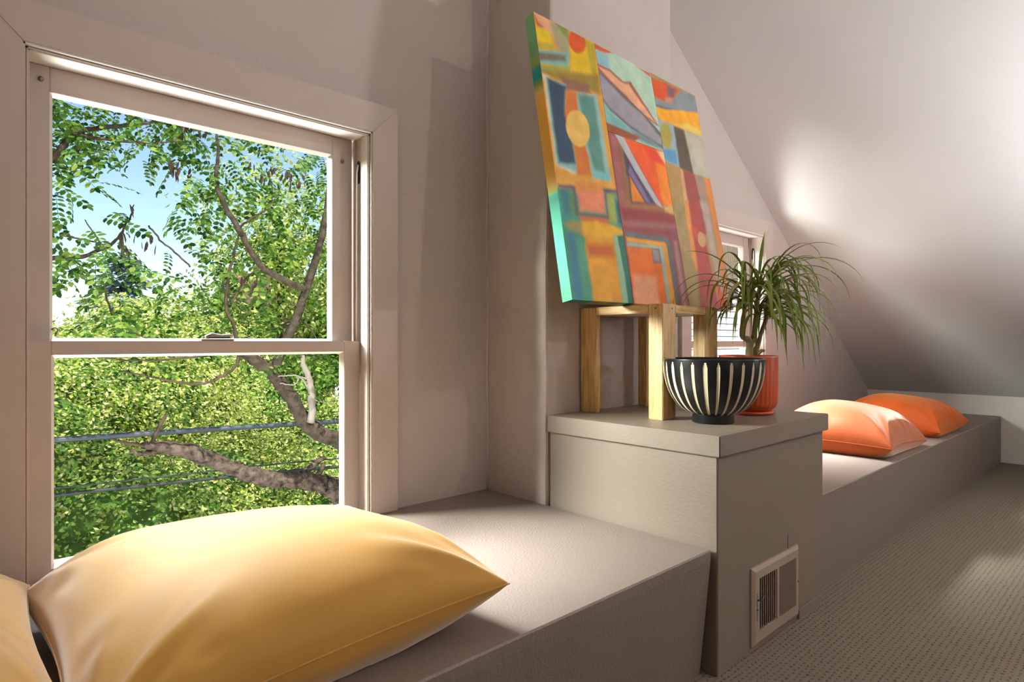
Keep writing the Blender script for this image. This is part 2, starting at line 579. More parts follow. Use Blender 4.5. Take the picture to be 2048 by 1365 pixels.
def make_window(name, x0, top, label, detail):
    """x0: left inner edge of the casing; the opening is 0.97 wide"""
    R = struct(empty(name), label)
    x1 = x0 + 0.97
    cw, yf = 0.105, WY - 0.025
    zb = 0.38
    # mitred casing boards
    prism('casing', M['trim'], [(x0 - cw, top + cw), (x1 + cw, top + cw), (x1, top), (x0, top)], 'y', yf, WY, R, bevel=0.0015)
    prism('casing', M['trim'], [(x0 - cw, zb), (x0 - cw, top + cw), (x0, top), (x0, zb)], 'y', yf, WY, R, bevel=0.0015)
    prism('casing', M['trim'], [(x1 + cw, zb), (x1 + cw, top + cw), (x1, top), (x1, zb)], 'y', yf, WY, R, bevel=0.0015)
    # jamb lining
    jt = 0.012
    box('jamb', M['trim'], x0 - 0.004, x0 + 0.004, yf + 0.004, WY + WT, zb, top, R)
    box('jamb', M['trim'], x1 - 0.004, x1 + 0.004, yf + 0.004, WY + WT, zb, top, R)
    box('head_jamb', M['pale_board'], x0, x1, yf + 0.004, WY + WT, top - 0.005, top + 0.004, R)  # paler than the side jambs: light from below put into the colour
    # stop beads
    for (a, b) in ((x0 + 0.004, x0 + 0.013), (x1 - 0.013, x1 - 0.004)):
        box('stop_bead', M['trim'], a, b, yf + 0.012, 1.990, zb, top - 0.005, R, bevel=0.003)
    box('stop_bead', M['trim'], x0 + 0.004, x1 - 0.004, yf + 0.012, 1.950, top - 0.014, top - 0.005, R, bevel=0.003)
    # parting beads
    for (a, b) in ((x0 + 0.004, x0 + 0.012), (x1 - 0.012, x1 - 0.004)):
        box('parting_bead', M['trim'], a, b, 2.036, 2.046, zb, top - 0.005, R, bevel=0.002)

    def sash(sname, xa, xb, z0, z1, ya, yb, gl, gr, gb, gt):
        q = empty(sname, parent=R)
        box('stile', M['sash'], xa, gl, ya, yb, z0, z1, q, bevel=0.0015)
        box('stile', M['sash'], gr, xb, ya, yb, z0, z1, q, bevel=0.0015)
        box('rail', M['sash'], gl, gr, ya, yb, gt, z1, q, bevel=0.0015)
        box('rail', M['sash'], gl, gr, ya, yb, z0, gb, q, bevel=0.0015)
        t = 0.008
        ym = ya + 0.02
        # bevelled glazing mouldings
        for pts, ax, a, b in (
            ([(ya + 0.002, gt), (ym, gt - t), (ym + 0.004, gt - t), (ym + 0.004, gt)], 'x', gl, gr),
            ([(ya + 0.002, gb), (ym, gb + t), (ym + 0.004, gb + t), (ym + 0.004, gb)], 'x', gl, gr)):
            prism('glazing_bead', M['trim'], pts, ax, a, b, q)
        for pts in ([(gl, ya + 0.002), (gl + t, ym), (gl + t, ym + 0.004), (gl, ym + 0.004)],
                    [(gr, ya + 0.002), (gr - t, ym), (gr - t, ym + 0.004), (gr, ym + 0.004)]):
            prism('glazing_bead', M['trim'], pts, 'z', gb, gt, q)
        box('pane', M['glass'], gl, gr, ym + 0.001, ym + 0.004, gb, gt, q)
        return q
    up = sash('upper_sash', x0 + 0.006, x1 - 0.016, 0.965, top - 0.006, 2.047, 2.085, x0 + 0.064, x1 - 0.094, 1.0, top - 0.073)
    lo = sash('lower_sash', x0 + 0.014, x1 - 0.014, 0.34, 1.0, 1.994, 2.034, x0 + 0.062, x1 - 0.074, 0.402, 0.963)
    box('sill', M['trim'], x0, x1, 1.93, WY + WT + 0.05, 0.33, 0.375, R, bevel=0.003)
    # cord pulley let into the right jamb
    bm = bmesh.new()
    for s in range(12):
        pass
    pts = []
    for k in range(16):
        a = 2 * math.pi * k / 16
        pts.append((2.018 + 0.009 * math.cos(a), 1.615 + 0.022 * math.sin(a) + (0.02 if math.sin(a) > 0 else -0.02)))
    p = prism('pulley_slot', M['dark'], pts, 'x', x1 - 0.0075, x1 - 0.0035, R)
    bm = bmesh.new()
    tube(bm, [(x1 - 0.010, 2.012, 1.64), (x1 - 0.016, 2.010, 1.61), (x1 - 0.017, 2.010, 1.4), (x1 - 0.017, 2.012, 1.0)], [0.003] * 4, 6)
    obj('sash_cord', bm, M['pale_board'], R, smooth=True)
    if detail:
        # sash latch on the meeting rail
        lt = empty('latch', parent=R)
        bm = bmesh.new()
        bx(bm, x0 + 0.428, x0 + 0.525, 2.0, 2.03, 1.0, 1.006)
        obj('latch_base', bm, M['metal'], lt, bevel=0.002)
        bm = bmesh.new()
        tube(bm, [(x0 + 0.443, 2.012, 1.012), (x0 + 0.462, 2.013, 1.017), (x0 + 0.49, 2.014, 1.014), (x0 + 0.512, 2.016, 1.016), (x0 + 0.524, 2.018, 1.014)],
             [0.006, 0.010, 0.007, 0.008, 0.005], 8)
        obj('latch_lever', bm, M['metal'], lt, smooth=True)
        for (x, z) in ((x0 + 0.045, 1.698), (x1 - 0.055, 1.652)):
            bm = bmesh.new()
            bmesh.ops.create_uvsphere(bm, u_segments=10, v_segments=6, radius=0.007, matrix=Matrix.Translation((x, 2.046, z)))
            obj('stop_screw', bm, M['metal'], R, smooth=True)
        bm = bmesh.new()
        tube(bm, [(x0 + 0.078, 2.052, 1.012), (x0 + 0.078, 2.052, 1.02), (x0 + 0.074 + 0.01, 2.052, 1.03), (x0 + 0.076, 2.052, 1.037), (x0 + 0.069, 2.052, 1.03)], [0.003] * 5, 6)
        obj('hook', bm, M['metal'], R, smooth=True)
    return R


make_window('window_1', 0.142, 1.742, 'large taupe double-hung sash window looking into green trees', True)
make_window('window_2', 3.231, 1.735, 'smaller-looking far sash window half hidden behind the plant', False)
# unseen window added behind the camera to go with the fill lamp
w3 = struct(empty('fill_window'), 'added window with a fill lamp, unseen behind the viewer')
for a in ((-0.43, -0.35, 0.77, 2.23), (1.55, 1.63, 0.77, 2.23)):
    box('casing', M['trim'], a[0], a[1], YB, YB + 0.02, a[2], a[3], w3)
for a in ((0.77, 0.85), (2.15, 2.23)):
    box('casing', M['trim'], -0.35, 1.55, YB, YB + 0.02, a[0], a[1], w3)
box('pane', M['pale_board'], -0.35, 1.55, YB - 0.1, YB - 0.09, 0.85, 2.15, w3)

# ------------------------------------------------------------------ ceiling lamps (out of view)


def ceiling_lamp(loc, energy, color, label, radius):
    L = empty('ceiling_lamp', loc)
    tag(L, label, 'lamp', 'ceiling lamps')
    zt = zc(loc[0]) - 0.0
    bm = bmesh.new()
    lathe(bm, [(0.0, 0.0), (0.06, 0.0), (0.06, -0.02), (0.0, -0.02)], 20, (0, 0, zt - loc[2]))
    obj('canopy_plate', bm, M['lamp_metal'], L, smooth=True)
    bm = bmesh.new()
    tube(bm, [(0, 0, zt - loc[2]), (0, 0, 0.17)], [0.006, 0.006], 8)
    obj('rod', bm, M['lamp_metal'], L)
    bm = bmesh.new()
    lathe(bm, [(0.03, 0.17), (0.05, 0.15), (0.05, 0.14), (0.0, 0.14)], 20)
    obj('socket', bm, M['lamp_metal'], L, smooth=True)
    d = bpy.data.lights.new('lamp_bulb', 'POINT')
    d.energy = energy
    d.color = color
    d.shadow_soft_size = radius
    b = bpy.data.objects.new('lamp_bulb', d)
    COL.objects.link(b)
    b.parent = L
    return L


ceiling_lamp((2.71, -1.4, 2.72), 54, (1.0, 0.85, 0.75), 'pendant lamp under the ridge nearer the wall', 0.03)
ceiling_lamp((1.95, -2.6, 2.38), 24, (1.0, 0.90, 0.82), 'pendant lamp further back in the room', 0.04)

# made-up uplighter added behind the viewer to brighten the sloping ceiling
fl = tag(empty('fill_uplighter', (4.1, -1.15, 0)), 'added slim uplighter brightening the ceiling, unseen behind the viewer', 'lamp')
bm = bmesh.new()
lathe(bm, [(0.0005, 0), (0.14, 0), (0.14, 0.015), (0.03, 0.03), (0.0005, 0.03)], 32)
obj('base', bm, M['lamp_metal'], fl, smooth=True)
bm = bmesh.new()
tube(bm, [(0, 0, 0.02), (0, 0, 1.12)], [0.012, 0.012], 10)
obj('pole', bm, M['lamp_metal'], fl, smooth=True)
bm = bmesh.new()
lathe(bm, [(0.02, 1.10), (0.08, 1.13), (0.16, 1.22), (0.157, 1.222), (0.078, 1.136), (0.0005, 1.115)], 32)
obj('shade', bm, M['lamp_metal'], fl, smooth=True)
d = bpy.data.lights.new('ceiling_fill', 'AREA')
d.shape = 'DISK'
d.size = 0.28
d.energy = 145
d.color = (0.94, 0.97, 1.0)
b = bpy.data.objects.new('ceiling_fill', d)
COL.objects.link(b)
b.parent = fl
b.location = (0, 0, 1.21)
b.rotation_euler = (math.radians(180 - 28), 0, 0)

# ------------------------------------------------------------------ benches and plinth
BT = 0.38
b1 = tag(empty('window_bench', (0, 1.4, 0)), 'low taupe window bench holding the yellow cushions', 'bench')
b1.location = (0, 0, 0)
prism('seat_top', M['bench'], [(0.930, BT - 0.03), (0.930, BT - 0.004), (0.934, BT), (WY, BT), (WY, BT - 0.03)], 'x', XL, 1.664, b1)
prism('front_panel', M['bench'], [(0.930, BT - 0.03), (0.955, BT - 0.03), (0.99, 0.0), (0.966, 0.0)], 'x', XL, 1.664, b1)
box('end_panel', M['bench'], 1.634, 1.656, 0.98, WY, 0.0, BT - 0.03, b1)
b2 = tag(empty('window_bench'), 'long taupe bench running to the knee wall under the orange cushions', 'bench')
prism('seat_top', M['bench'], [(0.961, BT - 0.03), (0.961, BT - 0.004), (0.965, BT), (WY, BT), (WY, BT - 0.03)], 'x', 2.49, XE, b2)
prism('front_panel', M['bench'], [(0.961, BT - 0.03), (0.98, BT - 0.03), (0.98, 0.0), (0.961, 0.0)], 'x', 2.49, XE, b2)

PYB = 1.602
PX0, PX1, PYF = 1.680, 2.483, 0.917
pl = tag(empty('plinth'), 'tall boxed-in taupe plinth with a thick top in front of the chimney', 'plinth')
prism('side_panel', M['plinth'], [(PYF + 0.001, 0.0), (PYF + 0.001, 0.66), (PYB, 0.66), (PYB, 0.0)], 'x', PX0, PX0 + 0.02, pl, bevel=0.002)
prism('side_panel', M['plinth'], [(PYF + 0.001, 0.0), (PYF + 0.001, 0.66), (PYB, 0.66), (PYB, 0.0)], 'x', PX1 - 0.02, PX1, pl, bevel=0.002)
box('front_panel', M['plinth'], PX0 + 0.003, PX1, PYF, PYF + 0.02, 0.0, 0.66, pl, bevel=0.002)
# plank top, edge boards mitred
TX0, TX1, TYF = 1.666, 2.500, 0.902
box('top_board', M['plinth'], TX0 + 0.02, TX1 - 0.02, TYF + 0.02, PYB, 0.69, 0.7195, pl)
prism('edge_board', M['plinth'], [(TX0, TYF), (TX0 + 0.02, TYF + 0.02), (TX0 + 0.02, PYB), (TX0, PYB)], 'z', 0.657, 0.7195, pl, bevel=0.002)
prism('edge_board', M['plinth'], [(TX0 + 0.0015, TYF), (TX1, TYF), (TX1 - 0.02, TYF + 0.02), (TX0 + 0.0215, TYF + 0.02)], 'z', 0.657, 0.7195, pl, bevel=0.002)
prism('edge_board', M['plinth'], [(TX1, TYF), (TX1, PYB), (TX1 - 0.02, PYB), (TX1 - 0.02, TYF + 0.02)], 'z', 0.657, 0.7195, pl, bevel=0.002)
box('toe_board', M['plinth'], 2.245, PX1 - 0.03, PYF - 0.008, PYF, 0.0, 0.035, pl, bevel=0.002)
box('crack', M['dark'], 2.166, 2.169, PYF - 0.0006, PYF + 0.002, 0.27, 0.32, pl)
ZT = 0.7195

# air register
vg = tag(empty('air_register'), 'taupe metal air register with upright fins on the plinth front', 'vent')
vx0, vx1, vz0, vz1, vy = 1.884, 2.238, 0.020, 0.272, PYF
gx0, gx1, gz0, gz1 = 1.925, 2.207, 0.066, 0.234
th = 0.013
bm = bmesh.new()
outer = [(vx0, vz0), (vx1, vz0), (vx1, vz1), (vx0, vz1)]
mid = [(vx0 + 0.012, vz0 + 0.012), (vx1 - 0.012, vz0 + 0.012), (vx1 - 0.012, vz1 - 0.012), (vx0 + 0.012, vz1 - 0.012)]
inn = [(gx0, gz0), (gx1, gz0), (gx1, gz1), (gx0, gz1)]
O = [bm.verts.new((x, vy, z)) for x, z in outer]
O2 = [bm.verts.new((x, vy - 0.006, z)) for x, z in outer]
Mi = [bm.verts.new((x, vy - th, z)) for x, z in mid]
I = [bm.verts.new((x, vy - th, z)) for x, z in inn]
I2 = [bm.verts.new((x, vy - 0.001, z)) for x, z in inn]
for A, B in ((O, O2), (O2, Mi), (Mi, I), (I, I2)):
    for k in range(4):
        j = (k + 1) % 4
        bm.faces.new((A[k], A[j], B[j], B[k]))
fp = obj('face_plate', bm, M['vent'], vg)
box('duct_shadow', M['dark'], gx0, gx1, vy - 0.0025, vy - 0.0008, gz0, gz1, vg)
box('centre_bar', M['vent'], 2.056, 2.070, vy - th, vy - 0.002, gz0, gz1, vg)
for k in range(9):
    x = gx0 + 0.0085 + k * 0.0147
    bm = bmesh.new()
    bx(bm, -0.0015, 0.0015, -0.006, 0.005, gz0, gz1)
    bmesh.ops.rotate(bm, verts=bm.verts[:], cent=(0, 0, 0), matrix=Matrix.Rotation(math.radians(-58), 3, 'Z'))
    o = obj('fin', bm, M['vent'], vg)
    o.location = (x, vy - 0.0075, 0)
for k in range(10):
    x = 2.078 + k * 0.0136
    bm = bmesh.new()
    bx(bm, -0.0015, 0.0015, -0.0075, 0.0045, gz0, gz1)
    bmesh.ops.rotate(bm, verts=bm.verts[:], cent=(0, 0, 0), matrix=Matrix.Rotation(math.radians(24), 3, 'Z'))
    o = obj('fin', bm, M['vent'], vg)
    o.location = (x, vy - 0.0075, 0)
box('lever_slot', M['dark'], 1.9075, 1.9095, vy - th - 0.0004, vy - th + 0.002, 0.10, 0.19, fp)
bm = bmesh.new()
tube(bm, [(1.9085, vy - th, 0.168), (1.910, vy - th - 0.012, 0.171), (1.914, vy - th - 0.018, 0.178), (1.919, vy - th - 0.016, 0.186), (1.922, vy - th - 0.010, 0.181)], [0.003, 0.003, 0.0025, 0.0025, 0.002], 8)
obj('lever', bm, M['metal'], vg, smooth=True)
for (x, z) in ((1.9085, 0.14), (2.223, 0.148)):
    bm = bmesh.new()
    bmesh.ops.create_uvsphere(bm, u_segments=10, v_segments=6, radius=0.005, matrix=Matrix.Translation((x, vy - th, z)))
    obj('screw', bm, M['metal'], fp, smooth=True)

# ------------------------------------------------------------------ stool
st = tag(empty('wooden_stool', (2.05, 1.42, ZT)), 'honey-coloured square wooden stool holding up the painting', 'stool')
SX0, SX1, SY0, SY1, SZ = 1.857, 2.250, 1.222, 1.606, 1.133


def sb(name, mat, x0, x1, y0, y1, z0, z1, bev=0.0025):
    return box(name, mat, x0 - 2.05, x1 - 2.05, y0 - 1.42, y1 - 1.42, z0 - ZT, z1 - ZT, st, bevel=bev)


leg0 = sb('leg', M['wood_v'], SX0, SX0 + 0.084, SY0, SY0 + 0.060, ZT, SZ)
sb('leg', M['wood_v'], SX0 + 0.004, SX0 + 0.032, SY1 - 0.078, SY1, ZT, SZ - 0.003)
sb('leg', M['wood_v'], SX1 - 0.096, SX1 - 0.004, SY0 + 0.003, SY0 + 0.058, ZT, SZ - 0.001)
sb('leg', M['wood_v'], SX1 - 0.045, SX1, SY1 - 0.072, SY1 - 0.03, ZT, SZ - 0.003)
sb('apron', M['wood_y'], SX0 + 0.003, SX0 + 0.03, SY0 + 0.061, SY1 - 0.079, SZ - 0.032, SZ - 0.002)
sb('apron', M['wood_y'], SX1 - 0.03, SX1 - 0.003, SY0 + 0.06, SY1 - 0.073, SZ - 0.032, SZ - 0.002)
sb('apron', M['wood_x'], SX0 + 0.085, SX1 - 0.097, SY0 + 0.002, SY0 + 0.026, SZ - 0.034, SZ - 0.002)
sb('apron', M['wood_x'], SX0 + 0.033, SX1 - 0.046, SY1 - 0.028, SY1 - 0.004, SZ - 0.032, SZ - 0.002)
sb('seat_board', M['pale_board'], SX0 + 0.031, SX1 - 0.031, SY0 + 0.027, SY1 - 0.029, SZ - 0.030, SZ - 0.014, 0.001)  # pale colour stands in for window light on the underside
for (x, y, ax) in ((SX0 - 0.0003, SY0 + 0.03, 'x'), (SX0 + 0.06, SY0 - 0.0003, 'y'), ):
    bm = bmesh.new()
    mtx = Matrix.Translation((x - 2.05, y - 1.42, SZ - 0.016 - ZT)) @ Matrix.Rotation(math.pi / 2, 4, 'Y' if ax == 'x' else 'X')
    bmesh.ops.create_cone(bm, cap_ends=True, segments=12, radius1=0.004, radius2=0.004, depth=0.001, matrix=mtx)
    obj('dowel', bm, M['old_wood'], leg0)

# ------------------------------------------------------------------ painting
exec_painting = True
cBL, cBR = Vector((1.545, 1.371, 1.1385)), Vector((2.582, 1.330, 1.1385))
cTL, cTR = Vector((1.545, 1.556, 2.182)), Vector((2.582, 1.524, 2.152))
pts_px = [(1066, 23), (1390, 192), (1469, 622), (1144, 602)]      # TL TR BR BL
A = []
for (x, y), (u, v) in zip(pts_px, [(0, 0), (1, 0), (1, 1), (0, 1)]):
    A.append([x, y, 1, 0, 0, 0, -u * x, -u * y, u])
    A.append([0, 0, 0, x, y, 1, -v * x, -v * y, v])
A = np.array(A, float)
Hm = np.append(np.linalg.solve(A[:, :8], A[:, 8]), 1).reshape(3, 3)
CROPS = {3: (1020, 0, 2.1333), 4: (1080, 320, 4.55), 5: (1210, 160, 4.55), 6: (1230, 380, 5.46), 1: (1040, 0, 4.015)}


def to_uv(crop, pts):
    ox, oy, s = CROPS[crop]
    out = []
    for x, y in pts:
        q = Hm @ np.array([ox + x / s, oy + y / s, 1])
        out.append((q[0] / q[2], q[1] / q[2]))
    return np.array(out)


def ell(cx, cy, rx, ry, tilt=0, n=20):
    t = math.radians(tilt)
    return [(cx + rx * math.cos(a) * math.cos(t) - ry * math.sin(a) * math.sin(t), cy + rx * math.cos(a) * math.sin(t) + ry * math.sin(a) * math.cos(t))
            for a in [2 * math.pi * k / n for k in range(n)]]


PA = [  # left panel
    (3, (222, 158, 62), 0.0, [(40, 0), (400, 150), (560, 1400), (100, 1400)]),
    (3, (226, 166, 126), .010, [(95, 40), (200, 95), (225, 180), (140, 125)]),
    (3, (200, 100, 50), .006, [(100, 60), (125, 100), (150, 118), (118, 118)]),
    (3, (168, 160, 120), .012, [(170, 90), (255, 135), (262, 262), (200, 200)]),
    (3, (128, 140, 74), .010, [(190, 95), (250, 125), (252, 175)]),
    (3, (228, 194, 36), .008, [(108, 108), (172, 138), (182, 185), (112, 178)]),
    (3, (186, 166, 48), .008, [(108, 178), (184, 186), (192, 212), (112, 206)]),
    (3, (118, 178, 166), .008, [(110, 208), (255, 225), (252, 285), (112, 268)]),
    (3, (122, 108, 92), .008, [(112, 220), (240, 236), (242, 262), (114, 252)]),
    (3, (160, 160, 62), .008, [(112, 272), (262, 286), (262, 318), (116, 296)]),
    (3, (222, 182, 30), .008, [(256, 140), (362, 192), (376, 335), (264, 300)]),
    (3, (176, 158, 36), .008, [(326, 172), (364, 195), (380, 335), (350, 300)]),
    (3, (206, 86, 30), .007, ell(290, 180, 36, 52, -20)),
    (3, (150, 126, 50), .014, [(118, 292), (270, 308), (382, 322), (392, 402), (300, 372), (140, 312)]),
    (3, (142, 98, 78), .012, [(210, 322), (340, 360), (350, 402), (250, 385)]),
    (3, (222, 206, 176), .008, [(140, 312), (166, 322), (215, 690), (290, 722), (280, 745), (195, 700)]),
    (3, (138, 188, 182), .008, [(150, 325), (240, 360), (238, 450), (292, 705), (285, 728), (200, 698)]),
    (3, (48, 70, 94), .010, [(158, 326), (242, 368), (236, 460), (262, 570), (284, 696), (208, 690), (180, 500)]),
    (3, (208, 116, 46), .010, [(240, 385), (292, 394), (312, 520), (352, 745), (292, 745), (272, 600), (236, 490)]),
    (3, (150, 186, 176), .008, [(286, 392), (376, 406), (436, 772), (362, 758), (322, 600), (300, 500)]),
    (3, (88, 138, 126), .012, [(292, 398), (362, 412), (412, 742), (366, 738), (332, 600), (312, 500)]),
    (3, (120, 190, 190), .012, [(350, 715), (432, 745), (432, 772), (362, 758)]),
    (3, (230, 186, 96), .004, ell(292, 545, 50, 80, -14)),
    (3, (226, 166, 70), .012, [(168, 735), (290, 745), (465, 785), (470, 808), (175, 790)]),
    (4, (68, 148, 120), .006, [(60, 235), (760, 300), (910, 1330), (200, 1330)]),
    (4, (62, 178, 150), .008, [(60, 225), (168, 240), (262, 1300), (200, 1300)]),
    (4, (58, 122, 138), .014, [(185, 255), (262, 268), (280, 500), (215, 500)]),
    (4, (88, 138, 84), .012, [(262, 280), (335, 296), (362, 500), (285, 490)]),
    (4, (62, 124, 150), .014, [(250, 655), (322, 680), (402, 1300), (322, 1300)]),
    (4, (80, 156, 122), .012, [(332, 690), (412, 705), (500, 1300), (410, 1300)]),
    (4, (152, 168, 84), .012, [(600, 296), (690, 312), (745, 575), (640, 570)]),
    (4, (40, 98, 116), .012, [(690, 345), (735, 370), (785, 610), (720, 570)]),
    (4, (224, 140, 66), .016, [(330, 195), (590, 215), (600, 300), (340, 290)]),
    (4, (98, 92, 100), .008, [(160, 205), (320, 228), (352, 470), (620, 505), (582, 252), (715, 268), (718, 302), (612, 292), (640, 545), (330, 500), (300, 262), (165, 245)]),
    (4, (236, 140, 104), .012, [(340, 275), (588, 290), (606, 480), (372, 455)]),
    (4, (216, 108, 46), .012, [(366, 502), (632, 535), (645, 590), (382, 560)]),
    (4, (228, 162, 44), .010, [(400, 660), (682, 690), (776, 1310), (502, 1310)]),
    (4, (164, 150, 86), .012, [(222, 575), (300, 548), (400, 552), (410, 680), (260, 625)]),
    (4, (234, 176, 36), .008, [(378, 552), (520, 552), (660, 585), (782, 650), (770, 690), (640, 705), (396, 682)]),
    (4, (196, 98, 26), .018, [(432, 760), (680, 775), (690, 888), (455, 880)]),
    (4, (240, 166, 44), .012, [(460, 905), (705, 900), (725, 980), (470, 985)]),
    (4, (152, 192, 156), .006, [(682, 690), (716, 660), (786, 1040), (822, 1320), (768, 1320)]),
    (4, (36, 112, 92), .004, [(716, 690), (806, 680), (915, 1340), (824, 1330), (784, 1040)]),
]
PB = [  # upper centre panel
    (3, (178, 206, 182), 0, [(340, 150), (700, 300), (700, 700), (380, 600)]),
    (3, (204, 88, 44), .006, [(355, 180), (445, 228), (400, 232), (362, 208)]),
    (3, (204, 88, 44), .005, [(540, 284), (602, 316), (604, 332)]),
    (3, (140, 186, 190), .012, [(362, 212), (420, 235), (430, 300), (376, 280)]),
    (3, (158, 96, 66), .006, [(376, 272), (432, 298), (488, 350), (520, 350), (562, 418), (645, 545), (560, 486), (505, 428), (430, 352), (378, 300)]),
    (3, (230, 168, 132), .007, [(380, 284), (432, 308), (490, 360), (512, 360), (552, 422), (630, 528), (558, 474), (506, 414), (430, 340)]),
    (3, (100, 96, 104), .005, [(380, 300), (430, 345), (506, 422), (566, 476), (655, 575), (662, 640), (520, 548), (430, 470), (386, 410)]),
    (3, (156, 150, 156), .010, [(382, 308), (430, 358), (506, 436), (566, 486), (650, 590), (655, 622), (520, 536), (430, 458), (388, 400)]),
    (3, (128, 184, 178), .010, [(388, 412), (430, 472), (520, 550), (660, 640), (655, 640), (415, 532)]),
    (3, (120, 140, 150), .012, [(520, 550), (600, 590), (660, 640), (540, 590)]),
    (3, (152, 82, 54), .005, [(408, 518), (480, 548), (560, 585), (540, 600), (420, 562)]),
]
PC = [  # lower centre panel
    (3, (150, 72, 68), 0, [(380, 520), (700, 600), (800, 1400), (500, 1400)]),
    (3, (166, 98, 96), .010, [(430, 566), (462, 578), (516, 965), (486, 965)]),
    (3, (150, 106, 66), .010, [(468, 590), (500, 640), (525, 870), (502, 868)]),
    (3, (242, 96, 38), .005, [(485, 575), (660, 640), (700, 885), (650, 870)]),
    (5, (236, 70, 40), .020, [(350, 590), (500, 650), (560, 760), (440, 740)]),
    (5, (248, 142, 44), .010, [(470, 745), (560, 790), (640, 1150), (540, 1125)]),
    (5, (240, 200, 150), .012, [(480, 640), (545, 650), (580, 800), (530, 720)]),
    (5, (76, 68, 96), .008, [(176, 630), (240, 745), (495, 1135), (395, 1130), (205, 850)]),
    (5, (188, 188, 190), .006, [(95, 478), (180, 515), (330, 800), (545, 1170), (480, 1130), (290, 830)]),
    (5, (128, 112, 146), .006, [(236, 768), (425, 1115), (382, 1105), (225, 830)]),
    (5, (86, 70, 70), .006, [(222, 845), (395, 1118), (248, 1118)]),
    (5, (232, 136, 46), .006, [(238, 872), (372, 1106), (262, 1104)]),
    (5, (162, 112, 70), .012, [(200, 1120), (480, 1140), (560, 1190), (230, 1165)]),
    (5, (226, 180, 112), .012, [(540, 1135), (640, 1150), (650, 1225), (560, 1195)]),
    (6, (146, 58, 58), .010, [(80, 190), (660, 285), (690, 350), (110, 330)]),
    (6, (164, 108, 104), .016, [(180, 330), (690, 385), (700, 420), (180, 400)]),
    (6, (140, 64, 66), .010, [(120, 400), (600, 455), (620, 500), (130, 440)]),
    (6, (142, 74, 82), .010, [(610, 430), (720, 400), (870, 1300), (735, 1300)]),
    (6, (180, 132, 132), .014, [(655, 560), (690, 560), (806, 1300), (762, 1300)]),
    (6, (104, 108, 110), .008, [(125, 448), (590, 520), (620, 560), (735, 1290), (690, 1290), (570, 585), (135, 510)]),
    (6, (238, 164, 52), .005, [(135, 512), (555, 572), (580, 600), (690, 1290), (630, 1290), (535, 620), (145, 562)]),
    (6, (164, 188, 168), .006, [(142, 566), (520, 615), (542, 640), (636, 1290), (595, 1290), (502, 650), (150, 615)]),
    (6, (238, 120, 42), .006, [(150, 618), (502, 648), (596, 1290), (240, 1290)]),
    (6, (242, 170, 128), .014, [(215, 930), (465, 955), (520, 1290), (240, 1290)]),
    (6, (104, 90, 96), .004, [(414, 634), (500, 644), (530, 806), (440, 796)]),
    (6, (146, 136, 136), .006, [(424, 648), (492, 656), (516, 790), (446, 782)]),
]
PD = [  # right panel
    (3, (168, 134, 84), 0, [(580, 280), (830, 380), (980, 1400), (720, 1400)]),
    (5, (206, 84, 38), .005, [(415, -20), (570, 40), (680, 90), (600, 214), (560, 204), (452, 150)]),
    (5, (116, 92, 100), .010, [(575, 55), (650, 88), (630, 160), (575, 150)]),
    (5, (190, 140, 120), .010, [(560, 160), (640, 180), (600, 215), (555, 205)]),
    (5, (134, 142, 146), .008, [(448, 160), (600, 222), (700, 100), (840, 160), (850, 300), (640, 275), (460, 238)]),
    (5, (94, 104, 116), .005, [(462, 222), (560, 250), (660, 272), (560, 266), (462, 238)]),
    (5, (238, 166, 42), .006, [(462, 240), (560, 272), (660, 276), (850, 300), (890, 520), (620, 410), (480, 345)]),
    (5, (222, 196, 96), .010, [(640, 405), (760, 400), (890, 470), (890, 525)]),
    (5, (154, 176, 176), .006, [(480, 350), (640, 420), (700, 800), (550, 735)]),
    (5, (168, 152, 66), .008, ell(565, 505, 48, 118, -8)),
    (5, (92, 150, 188), .010, [(540, 625), (655, 640), (668, 775), (556, 720)]),
    (5, (86, 76, 62), .010, [(632, 420), (722, 455), (815, 860), (690, 805)]),
    (5, (184, 178, 158), .008, [(730, 460), (890, 520), (965, 900), (815, 855)]),
    (5, (176, 142, 86), .008, [(555, 735), (690, 795), (800, 1400), (660, 1400)]),
    (5, (222, 166, 120), .006, [(690, 800), (718, 815), (810, 1400), (772, 1400)]),
    (5, (152, 74, 68), .010, [(716, 810), (825, 862), (950, 1400), (815, 1400)]),
    (5, (164, 136, 116), .010, [(822, 862), (905, 882), (1010, 1400), (945, 1400)]),
    (5, (216, 130, 62), .008, [(905, 885), (970, 905), (1060, 1400), (1005, 1400)]),
    (6, (166, 142, 92), .010, [(640, 120), (765, 120), (955, 1310), (855, 1310)]),
    (6, (230, 150, 80), .010, [(765, 120), (815, 120), (925, 840), (900, 900), (850, 700)]),
    (6, (168, 68, 60), .012, [(815, 150), (905, 120), (1010, 600), (1150, 1310), (950, 1310), (918, 840)]),
    (6, (200, 80, 56), .016, [(850, 380), (910, 430), (905, 520), (868, 500)]),
    (6, (178, 156, 142), .012, [(935, 120), (1010, 120), (1195, 1120), (1150, 1120)]),
    (6, (204, 126, 60), .010, [(1060, 120), (1095, 120), (1250, 1000), (1230, 1150), (1190, 1100)]),
    (6, (118, 124, 124), .008, [(1195, 740), (1240, 800), (1310, 1310), (1262, 1310)]),
    (6, (206, 84, 58), .012, [(1100, 950), (1260, 1310), (1150, 1310)]),
    (6, (200, 154, 102), .004, ell(957, 540, 40, 86, -12)),
]


